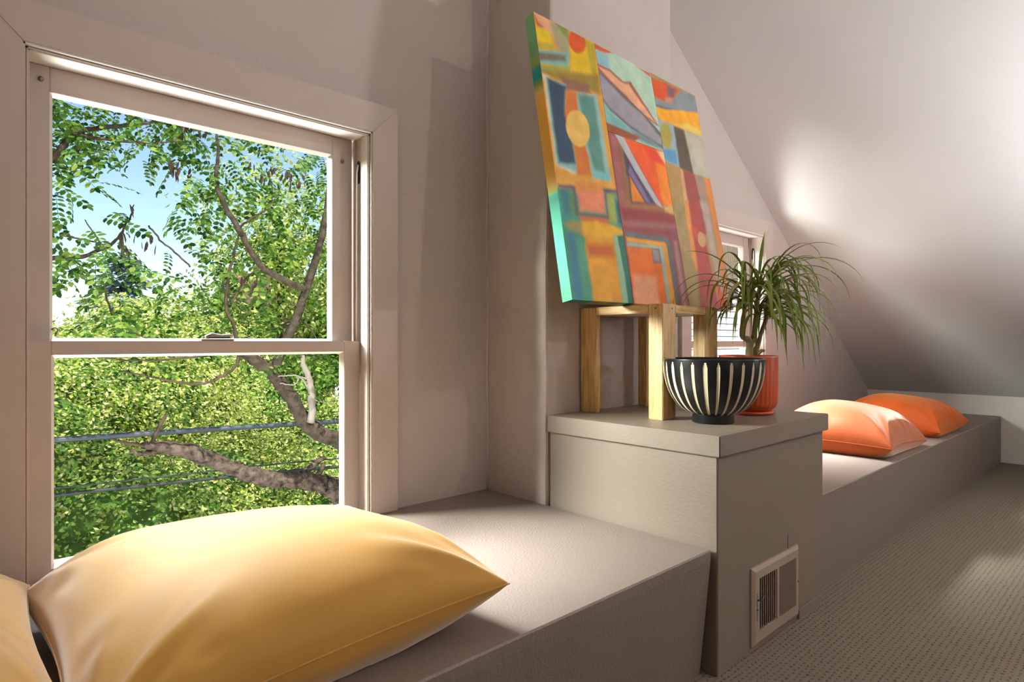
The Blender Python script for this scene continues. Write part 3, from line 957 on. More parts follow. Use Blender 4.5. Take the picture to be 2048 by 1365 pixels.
def paint_colors(U, V, shapes):
    C = np.zeros(U.shape + (3,))
    X, Y = U * 1.04, V * 1.05
    wob = 0.0009 * (np.sin(X * 61 + 3 * np.sin(Y * 37)) + np.sin(Y * 83 + 2 * np.sin(X * 47)))
    for crop, col, soft, pts in shapes:
        uv = to_uv(crop, pts) * np.array([1.04, 1.05])
        inside = np.zeros(U.shape, bool)
        dist = np.full(U.shape, 1e9)
        n = len(uv)
        for i in range(n):
            x0, y0 = uv[i]
            x1, y1 = uv[(i + 1) % n]
            c = ((y0 > Y) != (y1 > Y))
            with np.errstate(divide='ignore', invalid='ignore'):
                xi = (x1 - x0) * (Y - y0) / (y1 - y0 if abs(y1 - y0) > 1e-12 else 1e-12) + x0
            inside ^= c & (X < xi)
            L2 = (x1 - x0) ** 2 + (y1 - y0) ** 2 + 1e-12
            t = np.clip(((X - x0) * (x1 - x0) + (Y - y0) * (y1 - y0)) / L2, 0, 1)
            dist = np.minimum(dist, np.hypot(X - (x0 + t * (x1 - x0)), Y - (y0 + t * (y1 - y0))))
        sd = np.where(inside, dist, -dist)
        if soft <= 0:
            a = np.ones(U.shape)
        else:
            a = np.clip((sd + wob * min(1, soft / .008)) / soft * 0.5 + 0.5, 0, 1)
            a = a * a * (3 - 2 * a)
        C = C * (1 - a[..., None]) + np.array(lin(col)) * a[..., None]
    return C


def noise2(shape, cell, amp):
    h, w = shape
    g = rng.random((h // cell + 3, w // cell + 3))
    yy, xx = np.mgrid[0:h, 0:w] / cell
    y0, x0 = yy.astype(int), xx.astype(int)
    fy, fx = yy - y0, xx - x0
    fy, fx = fy * fy * (3 - 2 * fy), fx * fx * (3 - 2 * fx)
    return amp * ((g[y0, x0] * (1 - fx) + g[y0, x0 + 1] * fx) * (1 - fy) + (g[y0 + 1, x0] * (1 - fx) + g[y0 + 1, x0 + 1] * fx) * fy - 0.5) * 2


def paint_mat():
    m, n, l, b = new_mat('canvas_paint')
    a = n.new('ShaderNodeVertexColor')
    a.layer_name = 'paint'
    t = n.new('ShaderNodeTexNoise')
    t.inputs['Scale'].default_value = 14
    t.inputs['Detail'].default_value = 6
    tc = n.new('ShaderNodeTexCoord')
    l.new(tc.outputs['Object'], t.inputs['Vector'])
    mr = n.new('ShaderNodeMapRange')
    mr.inputs[3].default_value = 0.68
    mr.inputs[4].default_value = 1.04
    l.new(t.outputs[0], mr.inputs[0])
    mx = n.new('ShaderNodeMix')
    mx.data_type = 'RGBA'
    mx.blend_type = 'MULTIPLY'
    mx.inputs[0].default_value = 1
    l.new(a.outputs[0], mx.inputs[6])
    l.new(mr.outputs[0], mx.inputs[7])
    l.new(mx.outputs[2], b.inputs['Base Color'])
    b.inputs['Roughness'].default_value = 0.55
    b.inputs['Specular IOR Level'].default_value = 0.3
    add_bump(m, scale=900, strength=0.2, dist=0.0006, detail=1)
    return m


M['paint'] = paint_mat()
NRM = (cBR - cBL).cross(cTL - cBL).normalized()       # points to the room (-Y)
if NRM.y > 0:
    NRM = -NRM
THK = 0.046
pt = tag(empty('abstract_painting'), 'large abstract canvas of bright blocks and ovals leaning on the chimney', 'painting')


def face_pt(u, v):
    return (cTL * (1 - u) + cTR * u) * (1 - v) + (cBL * (1 - u) + cBR * u) * v


def panel(name, u0, u1, v0, v1, shapes, side=None):
    g = 0.0008
    nu, nv = int(240 * (u1 - u0)) + 4, int(260 * (v1 - v0)) + 4
    us = np.linspace(u0 + g, u1 - g, nu)
    vs = np.linspace(v0 + g, v1 - g, nv)
    U, V = np.meshgrid(us, vs)
    C = paint_colors(U, V, shapes)
    C = np.clip(C * (1 + noise2(U.shape, 9, 0.10) + noise2(U.shape, 3, 0.05))[..., None], 0, 1)
    verts, cols, faces = [], [], []
    for j in range(nv):
        for i in range(nu):
            verts.append(tuple(face_pt(U[j, i], V[j, i])))
            cols.append(tuple(C[j, i]))
    for j in range(nv - 1):
        for i in range(nu - 1):
            a = j * nu + i
            faces.append((a, a + nu, a + nu + 1, a + 1))

    def strip(idx, colfn):
        base = len(verts)
        for q in idx:
            p = Vector(verts[q])
            verts.append(tuple(p))
            cols.append(colfn(q))
            verts.append(tuple(p - NRM * THK))
            cols.append(colfn(q))
        for k in range(len(idx) - 1):
            a = base + 2 * k
            faces.append((a, a + 1, a + 3, a + 2))
    # wrapped canvas edges
    strip([j * nu for j in range(nv)], (lambda q: side((q // nu) / (nv - 1))) if side else (lambda q: cols[q]))
    strip([j * nu + nu - 1 for j in range(nv)], lambda q: cols[q])
    strip(list(range(nu)), lambda q: cols[q])
    strip([(nv - 1) * nu + i for i in range(nu)], lambda q: tuple(0.35 * np.array(cols[q]) + 0.65 * np.array(lin((30, 90, 78)))) if side else cols[q])
    me = bpy.data.meshes.new(name)
    me.from_pydata(verts, [], faces)
    ca = me.color_attributes.new('paint', 'FLOAT_COLOR', 'POINT')
    ca.data.foreach_set('color', np.hstack([np.array(cols), np.ones((len(cols), 1))]).astype(np.float32).ravel())
    me.update()
    return link(name, me, M['paint'], pt)


def side_col(v):
    k = [(0, (126, 176, 122)), (.13, (110, 160, 116)), (.18, (140, 150, 60)), (.2, (30, 128, 132)), (.235, (30, 128, 132)), (.25, (110, 140, 60)), (.28, (210, 170, 110)),
         (.31, (226, 160, 66)), (.6, (226, 172, 76)), (.635, (180, 200, 110)), (.645, (70, 190, 180)), (.66, (66, 170, 140)), (.8, (60, 184, 158)), (1, (40, 140, 96))]
    for (a, ca), (b, cb) in zip(k, k[1:]):
        if v <= b:
            t = (v - a) / (b - a)
            return tuple(np.array(lin(ca)) * (1 - t) + np.array(lin(cb)) * t)
    return lin(k[-1][1])


d1 = to_uv(3, [(345, 165), (388, 400), (430, 570), (490, 960), (550, 1295)])[:, 0].mean()
d2 = to_uv(3, [(606, 340), (655, 640), (700, 870), (770, 1260)])[:, 0].mean()
h1 = to_uv(3, [(425, 562), (655, 642)])[:, 1].mean()
panel('canvas_panel', 0, d1, 0, 1, PA, side_col)
panel('canvas_panel', d1, d2, 0, h1, PB)
panel('canvas_panel', d1, d2, h1, 1, PC)
panel('canvas_panel', d2, 1, 0, 1, PD)
# stretcher back board
bm = bmesh.new()
vsf = [face_pt(u, v) - NRM * (THK - 0.002) for u, v in ((0.004, 0.004), (0.996, 0.004), (0.996, 0.996), (0.004, 0.996))]
vsb = [p - NRM * 0.003 for p in vsf]
a = [bm.verts.new(p) for p in vsf]
b = [bm.verts.new(p) for p in vsb]
bm.faces.new(a)
bm.faces.new(b[::-1])
for k in range(4):
    bm.faces.new((a[k], a[(k + 1) % 4], b[(k + 1) % 4], b[k]))
obj('backing', bm, M['old_wood'], pt)

# ------------------------------------------------------------------ striped bowl
bw = tag(empty('striped_bowl', (1.945, 1.078, ZT)), 'black footed bowl with cream carved stripes on the plinth', 'bowl')
prof = [(0.066, 0.0), (0.071, 0.004), (0.068, 0.028), (0.072, 0.031)]
R0, ZB, ZR = 0.169, 0.031, 0.219
n = 26 * 24


def bowl_r(z):
    t = (z - ZB) / (ZR - ZB)
    ss = 1 - (1 - t) ** 2.3
    return 0.070 + (R0 - 0.070) * ss ** 0.62 if t < 1 else R0


bm = bmesh.new()
pz = [ZB + (ZR - 0.002 - ZB) * (k / 34) ** 1.25 for k in range(35)]
rings, faces = lathe(bm, [(bowl_r(z), z) for z in pz], n)
for i, f in enumerate(faces):
    ring = i // n
    k = i % n
    j = k % 24
    t = (ring + 0.5) / 34
    half = 3.1 + 0.5 * math.sin(k // 24 * 2.4)
    if t > 0.90:
        half *= max(0, 1 - ((t - 0.90) / 0.075) ** 2)
    if t < 0.04:
        half = 0
    if abs(j - 11.5) < half:
        f.material_index = 1
# carve the stripes into the wall
carve = set()
for f in faces:
    if f.material_index == 1:
        for v in f.verts:
            if all(g.material_index == 1 for g in v.link_faces):
                carve.add(v)
for v in carve:
    d = Vector((v.co.x, v.co.y, 0)).normalized()
    v.co -= d * 0.0012
lip = [(R0 * 0.9995, ZR - 0.002), (R0 + 0.0005, ZR), (R0 - 0.002, ZR + 0.002), (R0 - 0.006, ZR + 0.001)] + [(bowl_r(z) - 0.007, z + 0.004) for z in pz[::-3] if bowl_r(z) > 0.04] + [(0.0005, ZB + 0.006)]
lathe(bm, lip, n // 3)
me = bpy.data.meshes.new('bowl_body')
bmesh.ops.recalc_face_normals(bm, faces=bm.faces[:])
bm.to_mesh(me)
bm.free()
for p in me.polygons:
    p.use_smooth = True
me.materials.append(M['black_lacquer'])
me.materials.append(M['bone'])
link('bowl_body', me, None, bw)
bm = bmesh.new()
lathe(bm, [(0.0005, 0.0)] + prof + [(0.0005, 0.033)], 48)
obj('foot', bm, M['black_lacquer'], bw, smooth=True)

# ------------------------------------------------------------------ potted plant
PC0 = Vector((2.285, 1.118, ZT))
pp = tag(empty('potted_plant', PC0), 'drooping strap-leaved plant in a ribbed orange pot beside the bowl', 'plant')
bm = bmesh.new()


def rib(k, n_, z):
    return 1 + (0.010 * math.cos(2 * math.pi * k / 8) if 0.035 < z < 0.2 else 0)


lathe(bm, [(0.0005, 0.012), (0.078, 0.012), (0.085, 0.018), (0.099, 0.03), (0.104, 0.045), (0.106, 0.12), (0.107, 0.205), (0.108, 0.218), (0.108, 0.224), (0.104, 0.225), (0.101, 0.22), (0.1, 0.19)], 8 * 34, ripple=rib)
obj('pot', bm, M['terracotta'], pp, smooth=True)
bm = bmesh.new()
lathe(bm, [(0.0005, 0.0), (0.086, 0.0), (0.094, 0.006), (0.096, 0.013), (0.092, 0.014), (0.0005, 0.012)], 64)
obj('saucer', bm, M['terracotta'], pp, smooth=True)
bm = bmesh.new()
rings, _ = lathe(bm, [(0.101, 0.2), (0.06, 0.204), (0.03, 0.206), (0.0005, 0.206)], 24)
obj('soil', bm, M['soil'], pp)


def PL(u, w, z):
    """plant frame: u to the viewer's right, w away, z above the pot rim"""
    return RIGHT * u + FWD * w + Vector((0, 0, z + 0.21))


stems = [
    ([(0.005, 0.0, -0.01), (0.004, 0, 0.03), (0.006, 0, 0.062), (-0.004, 0.0, 0.078), (-0.026, -.004, 0.09), (-0.026, -.006, 0.13), (-0.018, -.008, 0.19), (-0.014, -.01, 0.235), (-0.014, -.01, 0.29)], [.015, .014, .015, .012, .009, .0085, .008, .007, .006]),
    ([(0.006, 0.0, 0.055), (0.022, .004, 0.078), (0.028, .008, 0.12), (0.034, .01, 0.17), (0.042, .012, 0.24), (0.05, .014, 0.29)], [.012, .011, .0095, .009, .0085, .006]),
    ([(0.022, 0.01, -0.01), (0.03, .012, 0.028), (0.042, .016, 0.05), (0.058, .02, 0.10), (0.085, .03, 0.17), (0.092, .034, 0.24), (0.1, .036, .29)], [.012, .012, .009, .008, .0085, .008, .006]),
]
for pts, rr in stems:
    P, Rr = smooth_path([PL(*p) for p in pts], rr, 4)
    bm = bmesh.new()
    tube(bm, P, Rr, 8, 0.08)
    obj('stem', bm, M['stem'], pp, smooth=True)
bm = bmesh.new()
tube(bm, [PL(0.035, 0.0, 0.02), PL(0.05, -0.006, 0.035), PL(0.06, -0.008, 0.032)], [.008, .007, .006], 7, .1)
obj('stem', bm, M['stem'], pp, smooth=True)


def strap_leaf(base, az, el, L, wid, droop, mat, name='leaf', tw=0.0):
    bm = bmesh.new()
    N = 15
    p = Vector(base)
    e = el
    hx = Vector((math.cos(az), math.sin(az), 0))
    rows = []
    for k in range(N + 1):
        t = k / N
        d = hx * math.cos(e) + Vector((0, 0, 1)) * math.sin(e)
        side = Vector((0, 0, 1)).cross(hx).normalized()
        w = wid * (0.55 + 0.9 * t if t < 0.4 else 0.91) * (1 - max(0, (t - 0.35) / 0.65) ** 1.5)
        w = max(w, 0.0005)
        nrm = side.cross(d).normalized()
        rows.append([bm.verts.new(p - side * w + nrm * w * 0.45), bm.verts.new(p), bm.verts.new(p + side * w + nrm * w * 0.45)])
        p = p + d * (L / N)
        e -= droop / N * (0.6 + 1.1 * t)
        if e < -1.45:
            e = -1.45
    for a, b in zip(rows, rows[1:]):
        for j in range(2):
            bm.faces.new((a[j], a[j + 1], b[j + 1], b[j]))
    return obj(name, bm, mat, pp, smooth=True)


R_AZ = math.atan2(RIGHT.y, RIGHT.x)
F_AZ = math.atan2(FWD.y, FWD.x)
rs = random.Random(21)
heads = [  # u, w, z0, z1, count, azimuth centre (0 = viewer's right), spread
    (-0.014, -.01, .19, .29, 28, math.pi, 1.7),
    (0.048, .014, .15, .31, 46, 0.0, 2.6),
    (0.095, .036, .16, .32, 58, 0.0, 1.7),
]
for (u, w, z0, z1, cnt, ac, sp) in heads:
    for k in range(cnt):
        t = k / cnt
        z = z0 + (z1 - z0) * t
        aa = ac + rs.uniform(-sp, sp)
        az = R_AZ + aa
        el = math.radians(rs.uniform(5, 40) + 45 * t)
        L = rs.uniform(0.24, 0.40) * (1.1 if u > 0.08 else 1.0)
        # leaves heading back to the chimney and stool stay short
        if math.sin(az) > 0.35:
            L *= 0.6
        dr = rs.uniform(1.9, 3.3) + 0.7 * t
        mat = M['dry_leaf'] if (rs.random() < 0.10 and u > 0.04) else M['plant_leaf']
        strap_leaf(PL(u, w, z), az, el, L, rs.uniform(0.0050, 0.0090), dr, mat)
# a few recognisable long ones
for (u, w, z, aa, el, L, dr) in [(-.014, -.01, .29, math.pi, 55, .30, 1.2), (.095, .036, .33, 0.05, 55, .36, 1.5), (.095, .036, .31, -0.1, 42, .42, 1.8), (.095, .036, .30, 0.15, 38, .44, 2.0),
                                 (-.014, -.01, .25, math.pi - .1, 50, .40, 2.7), (-.014, -.01, .24, math.pi + .2, 40, .42, 2.6), (-.014, -.01, .23, math.pi - .3, 45, .37, 2.9),
                                 (.048, .014, .33, 1.0, 70, .22, .5), (.05, .01, .20, -1.2, 10, .30, 1.6), (.05, .01, .18, -1.5, 0, .28, 1.6), (.045, .0, .20, -1.7, 15, .34, 2.2), (.06, .0, .16, -0.8, 10, .33, 2.0)]:
    strap_leaf(PL(u, w, z), R_AZ + aa, math.radians(el), L, 0.0080, dr, M['plant_leaf'])
strap_leaf(PL(-0.016, -.012, .27), R_AZ + math.pi, math.radians(88), .09, 0.009, .05, M['plant_leaf'])
strap_leaf(PL(-0.006, -.012, .27), R_AZ, math.radians(80), .13, 0.008, .1, M['plant_leaf'])
strap_leaf(PL(0.045, .0, .30), R_AZ + 2.8, math.radians(78), .16, 0.0075, 1.8, M['plant_leaf'])

# ------------------------------------------------------------------ cushions


def cushion(name, center, sx, sy, top, seam, rot, mat, label, cat='cushion', group=None, seed=1, pinch=0.07, tilt=(0, 0), corner_z=(0, 0, 0, 0), wr=1.0):
    """corner_z: extra lift of the corners (-x-y, +x-y, +x+y, -x+y)"""
    r = random.Random(seed)
    N = 112
    t = np.linspace(-1, 1, N + 1)
    # denser near the edges
    t = np.sin(t * math.pi / 2) * 0.6 + t * 0.4
    U, V = np.meshgrid(t, t)
    X = U * (1 - pinch * (1 - V ** 2) * np.abs(U) ** 1.5) * sx / 2
    Y = V * (1 - pinch * (1 - U ** 2) * np.abs(V) ** 1.5) * sy / 2
    f = np.clip((1 - np.abs(U) ** 2.7) * (1 - np.abs(V) ** 2.7), 0, 1) ** 0.47
    wgt = [((1 - U) * (1 - V) / 4), ((1 + U) * (1 - V) / 4), ((1 + U) * (1 + V) / 4), ((1 - U) * (1 + V) / 4)]
    lift = sum(c * w ** 2 for c, w in zip(corner_z, wgt))
    wrk = np.zeros_like(U)
    for (cx_, cy_) in ((-1, -1), (1, -1), (1, 1), (-1, 1)):
        dx, dy = (U - cx_) * -cx_, (V - cy_) * -cy_
        dd = np.hypot(dx, dy)
        th = np.arctan2(dy, dx + 1e-9)
        ph = r.uniform(0, 6)
        k = r.uniform(8, 11)
        wrk += 0.006 * wr * (np.sin(k * th + ph + 2 * dd) + 0.3 * np.sin(1.9 * k * th + ph * 2)) * np.exp(-((dd - 0.42) / 0.33) ** 2)
    # tucks along the edges
    for (e, s_) in ((1 - np.abs(V), U), (1 - np.abs(U), V)):
        wrk += 0.0035 * wr * np.sin(s_ * 17 + 2 * np.sin(s_ * 5 + seed)) * np.exp(-(e / 0.16) ** 2) * (1 - s_ ** 2)
    wrk *= np.clip((1 - np.abs(U)) / 0.10, 0, 1) * np.clip((1 - np.abs(V)) / 0.10, 0, 1)
    big = 0.010 * np.sin(U * 2.3 + seed) * np.sin(V * 2.9 + seed * 2)
    ZTOP = seam + lift + top * f + (wrk + big * 1.0) * f ** 0.5
    ZBOT = np.maximum(seam + lift - (seam + 0.06) * f + 0.3 * wrk * f ** 0.5, 0.0015)
    ZBOT = np.minimum(ZBOT, ZTOP)
    m = N + 1
    verts, faces = [], []
    for j in range(m):
        for i in range(m):
            verts.append((X[j, i], Y[j, i], ZTOP[j, i]))
    bot = {}
    for j in range(m):
        for i in range(m):
            if i in (0, N) or j in (0, N):
                bot[(j, i)] = j * m + i
            else:
                bot[(j, i)] = len(verts)
                verts.append((X[j, i], Y[j, i], ZBOT[j, i]))
    for j in range(N):
        for i in range(N):
            faces.append((j * m + i, j * m + i + 1, (j + 1) * m + i + 1, (j + 1) * m + i))
            faces.append((bot[(j, i)], bot[(j + 1, i)], bot[(j + 1, i + 1)], bot[(j, i + 1)]))
    me = bpy.data.meshes.new('cover')
    me.from_pydata(verts, [], faces)
    me.update()
    for p in me.polygons:
        p.use_smooth = True
    root = empty(name, center)
    root.rotation_euler = (0, 0, rot)
    tag(root, label, cat, group)
    cov = link('cover', me, mat, root)
    # seam cord
    ring = [(0, i) for i in range(m)] + [(j, N) for j in range(1, m)] + [(N, i) for i in range(N - 1, -1, -1)] + [(j, 0) for j in range(N - 1, 0, -1)]
    P = [Vector(verts[j * m + i]) for j, i in ring]
    P.append(P[0])
    bm = bmesh.new()
    tube(bm, P, [0.0022] * len(P), 6)
    obj('seam', bm, mat, cov, smooth=True)
    return root


cushion('cushion', (0.505, 1.335, BT), 0.78, 0.72, 0.150, 0.075, 0.0, M['yellow'], 'plump yellow velvet cushion in front of the big window', group='yellow cushions', seed=3, wr=1.5, corner_z=(-.02, .02, .0, -.01))
cushion('cushion', (-0.228, 1.335, BT), 0.74, 0.72, 0.145, 0.075, 0.02, M['yellow'], 'yellow velvet cushion cut off by the left edge of the photo', group='yellow cushions', seed=8, wr=1.5, corner_z=(0, -.01, .01, 0))
cushion('cushion', (3.90, 1.30, BT), 0.72, 0.64, 0.185, 0.075, 0.02, M['orange'], 'pale sheened orange velvet cushion just behind the plinth', group='orange cushions', seed=5, corner_z=(-.01, -.045, .02, .0), wr=1.5)
cushion('cushion', (4.93, 1.30, BT), 0.66, 0.64, 0.170, 0.07, -0.04, M['orange2'], 'deep orange velvet cushion nearest the white knee wall', group='orange cushions', seed=11, corner_z=(-.03, -.01, .01, 0), wr=1.3)

# ------------------------------------------------------------------ outdoors
GZ = -5.2
struct(box('ground', M['grass'], -60, 80, 2.6, 160, GZ - 0.3, GZ), 'green ground far below the windows')


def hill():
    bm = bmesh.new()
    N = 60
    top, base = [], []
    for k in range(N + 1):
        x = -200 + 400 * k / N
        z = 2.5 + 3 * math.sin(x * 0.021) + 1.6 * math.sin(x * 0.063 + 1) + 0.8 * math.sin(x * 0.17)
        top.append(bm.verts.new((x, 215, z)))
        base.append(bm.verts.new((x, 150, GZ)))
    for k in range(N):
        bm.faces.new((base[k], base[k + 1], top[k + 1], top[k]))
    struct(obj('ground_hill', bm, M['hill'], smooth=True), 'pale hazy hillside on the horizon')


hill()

# --- leaf templates


def leaflet(V, F, p, d, nrm, L, w):
    """6-vertex pointed oval"""
    d = d.normalized()
    s = d.cross(nrm)
    if s.length < 1e-4:
        s = d.orthogonal()
    s.normalize()
    b = len(V)
    up = s.cross(d)
    for (a, c, h) in ((0, 0, 0), (0.3, 0.5, .04), (0.7, 0.46, .04), (1, 0, -0.05), (0.7, -0.46, .04), (0.3, -0.5, .04)):
        V.append(p + d * (a * L) + s * (c * w) + up * (h * L))
    F.append((b, b + 1, b + 2, b + 3))
    F.append((b, b + 3, b + 4, b + 5))


def frond_data(L, rnd, n=7):
    V, F = [], []
    N = n
    pts = [Vector((L * k / N, 0, -0.35 * L * (k / N) ** 2)) for k in range(N + 1)]
    for k in range(1, N + 1):
        p = pts[k]
        t = (pts[k] - pts[k - 1]).normalized()
        s = Vector((0, 1, 0))
        nrm = t.cross(s).normalized()
        ll = L * 0.175 * rnd.uniform(0.85, 1.15)
        for sg in (-1, 1):
            d = (s * sg + t * 0.35 + Vector((0, 0, rnd.uniform(-0.45, 0.1))))
            leaflet(V, F, p, d, nrm, ll, ll * 0.58)
    leaflet(V, F, pts[-1], pts[-1] - pts[-2], Vector((0, 0, 1)), L * 0.19, L * 0.1)
    # thin stalk
    b = len(V)
    for k in (0, N // 2, N):
        V.append(pts[k] + Vector((0, 0.0012, 0)))
        V.append(pts[k] - Vector((0, 0.0012, 0)))
    F.append((b, b + 1, b + 3, b + 2))
    F.append((b + 2, b + 3, b + 5, b + 4))
    return V, F


rt = random.Random(99)
FR = [frond_data(0.25, rt, n) for n in (6, 7, 8, 7)]
FM = []
for V, F in FR:
    me = bpy.data.meshes.new('leaf_frond')
    me.from_pydata([tuple(v) for v in V], [], F)
    me.materials.append(M['locust_leaf'])
    FM.append(me)


def branch(parent, pts, radii, mat, name='branch', n=9, rough=0.12, jitter=0.006, sub=5):
    radii = [r * 1.36 for r in radii]
    P, R = smooth_path(pts, radii, sub, jitter)
    bm = bmesh.new()
    tube(bm, P, R, n, rough)
    return obj(name, bm, mat, parent, smooth=True)


def pxl(Y, *pts):
    return [pix(x, y, Y + (q[0] if q else 0)) for x, y, *q in pts]


HOLES_SKY = [(285, 385, 70, 62), (205, 330, 52, 22), (160, 595, 80, 62), (300, 470, 55, 42), (545, 352, 30, 13), (345, 478, 28, 25), (380, 300, 14, 10), (435, 500, 18, 12), (130, 480, 30, 14), (500, 215, 10, 12)]


def frond_rot(r, down=0.5):
    return Matrix.Rotation(r.uniform(0, 6.283), 4, 'Z') @ Matrix.Rotation(r.uniform(-0.3, 1.1) * down * 1.4, 4, 'Y') @ Matrix.Rotation(r.uniform(-0.7, 0.7), 4, 'X')


def leafy_tree(tree, spots, r, mat, nparts, stuff_label):
    """spots: list of (point, scale). Largest-looking ones become parts, the rest one stuff part."""
    eye = Vector((0, 0, EYE))
    spots.sort(key=lambda s: -s[1] / (s[0] - eye).length)
    for i, (p, sc) in enumerate(spots[:nparts]):
        k = r.randrange(len(FM))
        o = bpy.data.objects.new('leaf_frond', FM[k])
        COL.objects.link(o)
        o.parent = tree
        o.matrix_local = Matrix.Translation(p) @ frond_rot(r) @ Matrix.Scale(sc, 4)
    V, F = [], []
    for (p, sc) in spots[nparts:]:
        k = r.randrange(len(FR))
        m = Matrix.Translation(p) @ frond_rot(r) @ Matrix.Scale(sc, 4)
        b = len(V)
        V.extend([tuple(m @ v) for v in FR[k][0]])
        F.extend([tuple(b + i for i in f) for f in FR[k][1]])
    if V:
        me = bpy.data.meshes.new('foliage')
        me.from_pydata(V, [], F)
        o = link('foliage', me, mat, tree)
        o['kind'] = 'stuff'
        o['label'] = stuff_label


# --- the near locust tree whose trunk stands to the right of the big window
ta = tag(empty('locust_tree'), 'near locust tree with rough dark limbs crossing the big window', 'tree')
YT = 6.3
trunk = pix(940, 900, YT)
branch(ta, [Vector((trunk.x + 0.25, trunk.y + .1, GZ)), Vector((trunk.x + 0.1, trunk.y, -2)), Vector((trunk.x, trunk.y, 0.2)), Vector((trunk.x - .1, trunk.y, 2.0)), Vector((trunk.x - .05, trunk.y + .3, 5))], [.26, .2, .16, .11, .05], M['bark'], 'trunk', 12)
branch(ta, [Vector((trunk.x + .05, trunk.y, -.9))] + pxl(YT, (800, 1110), (675, 985), (640, 968), (600, 962), (520, 955), (450, 930), (380, 905), (325, 895), (285, 893)), [.11, .10, .085, .072, .066, .060, .056, .052, .042, .022], M['bark_old'], 'limb', 12, .16, .010)
branch(ta, pxl(YT, (300, 897), (315, 862), (336, 824)), [.016, .013, .009], M['twig'], rough=.15, jitter=.004)
branch(ta, pxl(YT, (330, 893), (270, 890), (220, 878)), [.016, .012, .006], M['twig'])
branch(ta, pxl(YT, (310, 905), (280, 908), (262, 900)), [.022, .016, .010], M['bark_old'])
branch(ta, pxl(YT, (585, 962), (615, 940), (650, 915)), [.032, .026, .018], M['bark_old'])
branch(ta, pxl(YT, (632, 965), (640, 945), (648, 928)), [.026, .022, .016], M['bark_old'])
branch(ta, pxl(YT, (460, 945), (420, 930), (395, 918), (370, 915)), [.02, .016, .012, .008], M['bark'])
Y2 = 5.9
branch(ta, [Vector((trunk.x - .02, trunk.y, .3))] + pxl(Y2, (760, 905), (675, 880), (618, 853), (585, 800), (548, 752), (515, 725), (480, 700), (430, 672)), [.10, .075, .062, .058, .05, .046, .042, .036, .02], M['bark'], 'limb', 11, .12, .008)
branch(ta, pxl(Y2, (545, 755), (556, 722), (588, 650), (612, 578), (640, 490), (655, 410), (662, 330), (668, 220)), [.038, .034, .032, .030, .026, .024, .020, .014], M['bark'], 'limb', 10)
branch(ta, pxl(Y2 - .05, (612, 580), (572, 563), (520, 530), (478, 460), (446, 405), (432, 362), (436, 310), (430, 230)), [.026, .024, .022, .019, .017, .014, .010, .006], M['bark'])
branch(ta, pxl(Y2 + .1, (472, 700), (470, 660), (452, 615), (456, 560), (470, 500), (478, 470)), [.014, .013, .012, .010, .008, .005], M['twig'])
branch(ta, pxl(Y2 + .15, (462, 610), (490, 560), (520, 535)), [.008, .007, .005], M['twig'])
branch(ta, pxl(Y2, (480, 455), (500, 440), (535, 418), (560, 380)), [.008, .007, .005, .003], M['twig'])
branch(ta, pxl(Y2 - .1, (622, 846), (624, 800), (620, 765), (608, 735), (606, 712)), [.030, .027, .024, .018, .012], M['bark_dead'], 'dead_branch', 9, .15)
branch(ta, pxl(Y2 - .1, (620, 785), (600, 755), (590, 770), (560, 768)), [.006, .005, .004, .003], M['bark_dead'], 'dead_branch')
branch(ta, pxl(Y2 - .1, (618, 760), (590, 752), (555, 754)), [.006, .005, .003], M['bark_dead'], 'dead_branch')
branch(ta, pxl(Y2 - .1, (625, 800), (645, 805), (664, 812)), [.006, .005, .003], M['bark_dead'], 'dead_branch')
branch(ta, pxl(Y2, (480, 702), (470, 735), (430, 760), (390, 770), (340, 762), (240, 742)), [.012, .011, .010, .009, .007, .004], M['twig'])
branch(ta, pxl(Y2, (470, 690), (400, 712), (300, 722), (195, 716)), [.010, .008, .006, .004], M['twig'])
branch(ta, pxl(Y2 + .2, (548, 660), (600, 640), (640, 690), (660, 720)), [.008, .006, .005, .004], M['twig'])
spots = []
ra = random.Random(5)


def in_hole(x, y, g=1.0):
    return any(((x - a) / (c * g)) ** 2 + ((y - b) / (d * g)) ** 2 < 1 for a, b, c, d in HOLES_SKY)


def scatter(cnt, x0, x1, y0, y1, Ya, Yb, dens, r, out, smin=1.0, smax=1.65):
    k = 0
    while k < cnt:
        x, y = r.uniform(x0, x1), r.uniform(y0, y1)
        if in_hole(x, y) or r.random() > dens(x, y):
            continue
        out.append((pix(x, y, r.uniform(Ya, Yb)), r.uniform(smin, smax)))
        k += 1


scatter(430, 300, 800, 120, 690, 5.7, 8.4, lambda x, y: 1.0 if y < 520 else 0.6, ra, spots)
scatter(60, 560, 700, 690, 760, 5.8, 6.6, lambda x, y: 1.0, ra, spots)
leafy_tree(ta, spots, ra, M['locust_leaf'], 300, 'more pinnate leaves of the near locust tree')

# --- a second locust reaching in from the left
tb = tag(empty('locust_tree'), 'second locust tree reaching thin branches in from the left', 'tree')
YL = 5.8
tl = pix(-330, 560, YL)
branch(tb, [Vector((tl.x, tl.y, GZ)), Vector((tl.x, tl.y, -1)), Vector((tl.x + .1, tl.y, 1.5)), Vector((tl.x + .2, tl.y + .2, 4.5))], [.2, .16, .12, .05], M['bark'], 'trunk', 12)
branch(tb, [Vector((tl.x + .06, tl.y, .9))] + pxl(YL, (-60, 430), (60, 350), (108, 312), (158, 266), (235, 253), (310, 245), (360, 235)), [.06, .036, .024, .019, .015, .012, .008, .004], M['bark'])
branch(tb, pxl(YL, (155, 270), (230, 282), (300, 286), (370, 284)), [.011, .009, .006, .003], M['twig'])
branch(tb, [Vector((tl.x + .06, tl.y, .7))] + pxl(YL + .2, (-60, 530), (60, 524), (108, 518), (165, 513), (218, 493), (240, 470), (262, 432), (268, 410)), [.05, .03, .016, .014, .012, .010, .007, .005, .003], M['bark'])
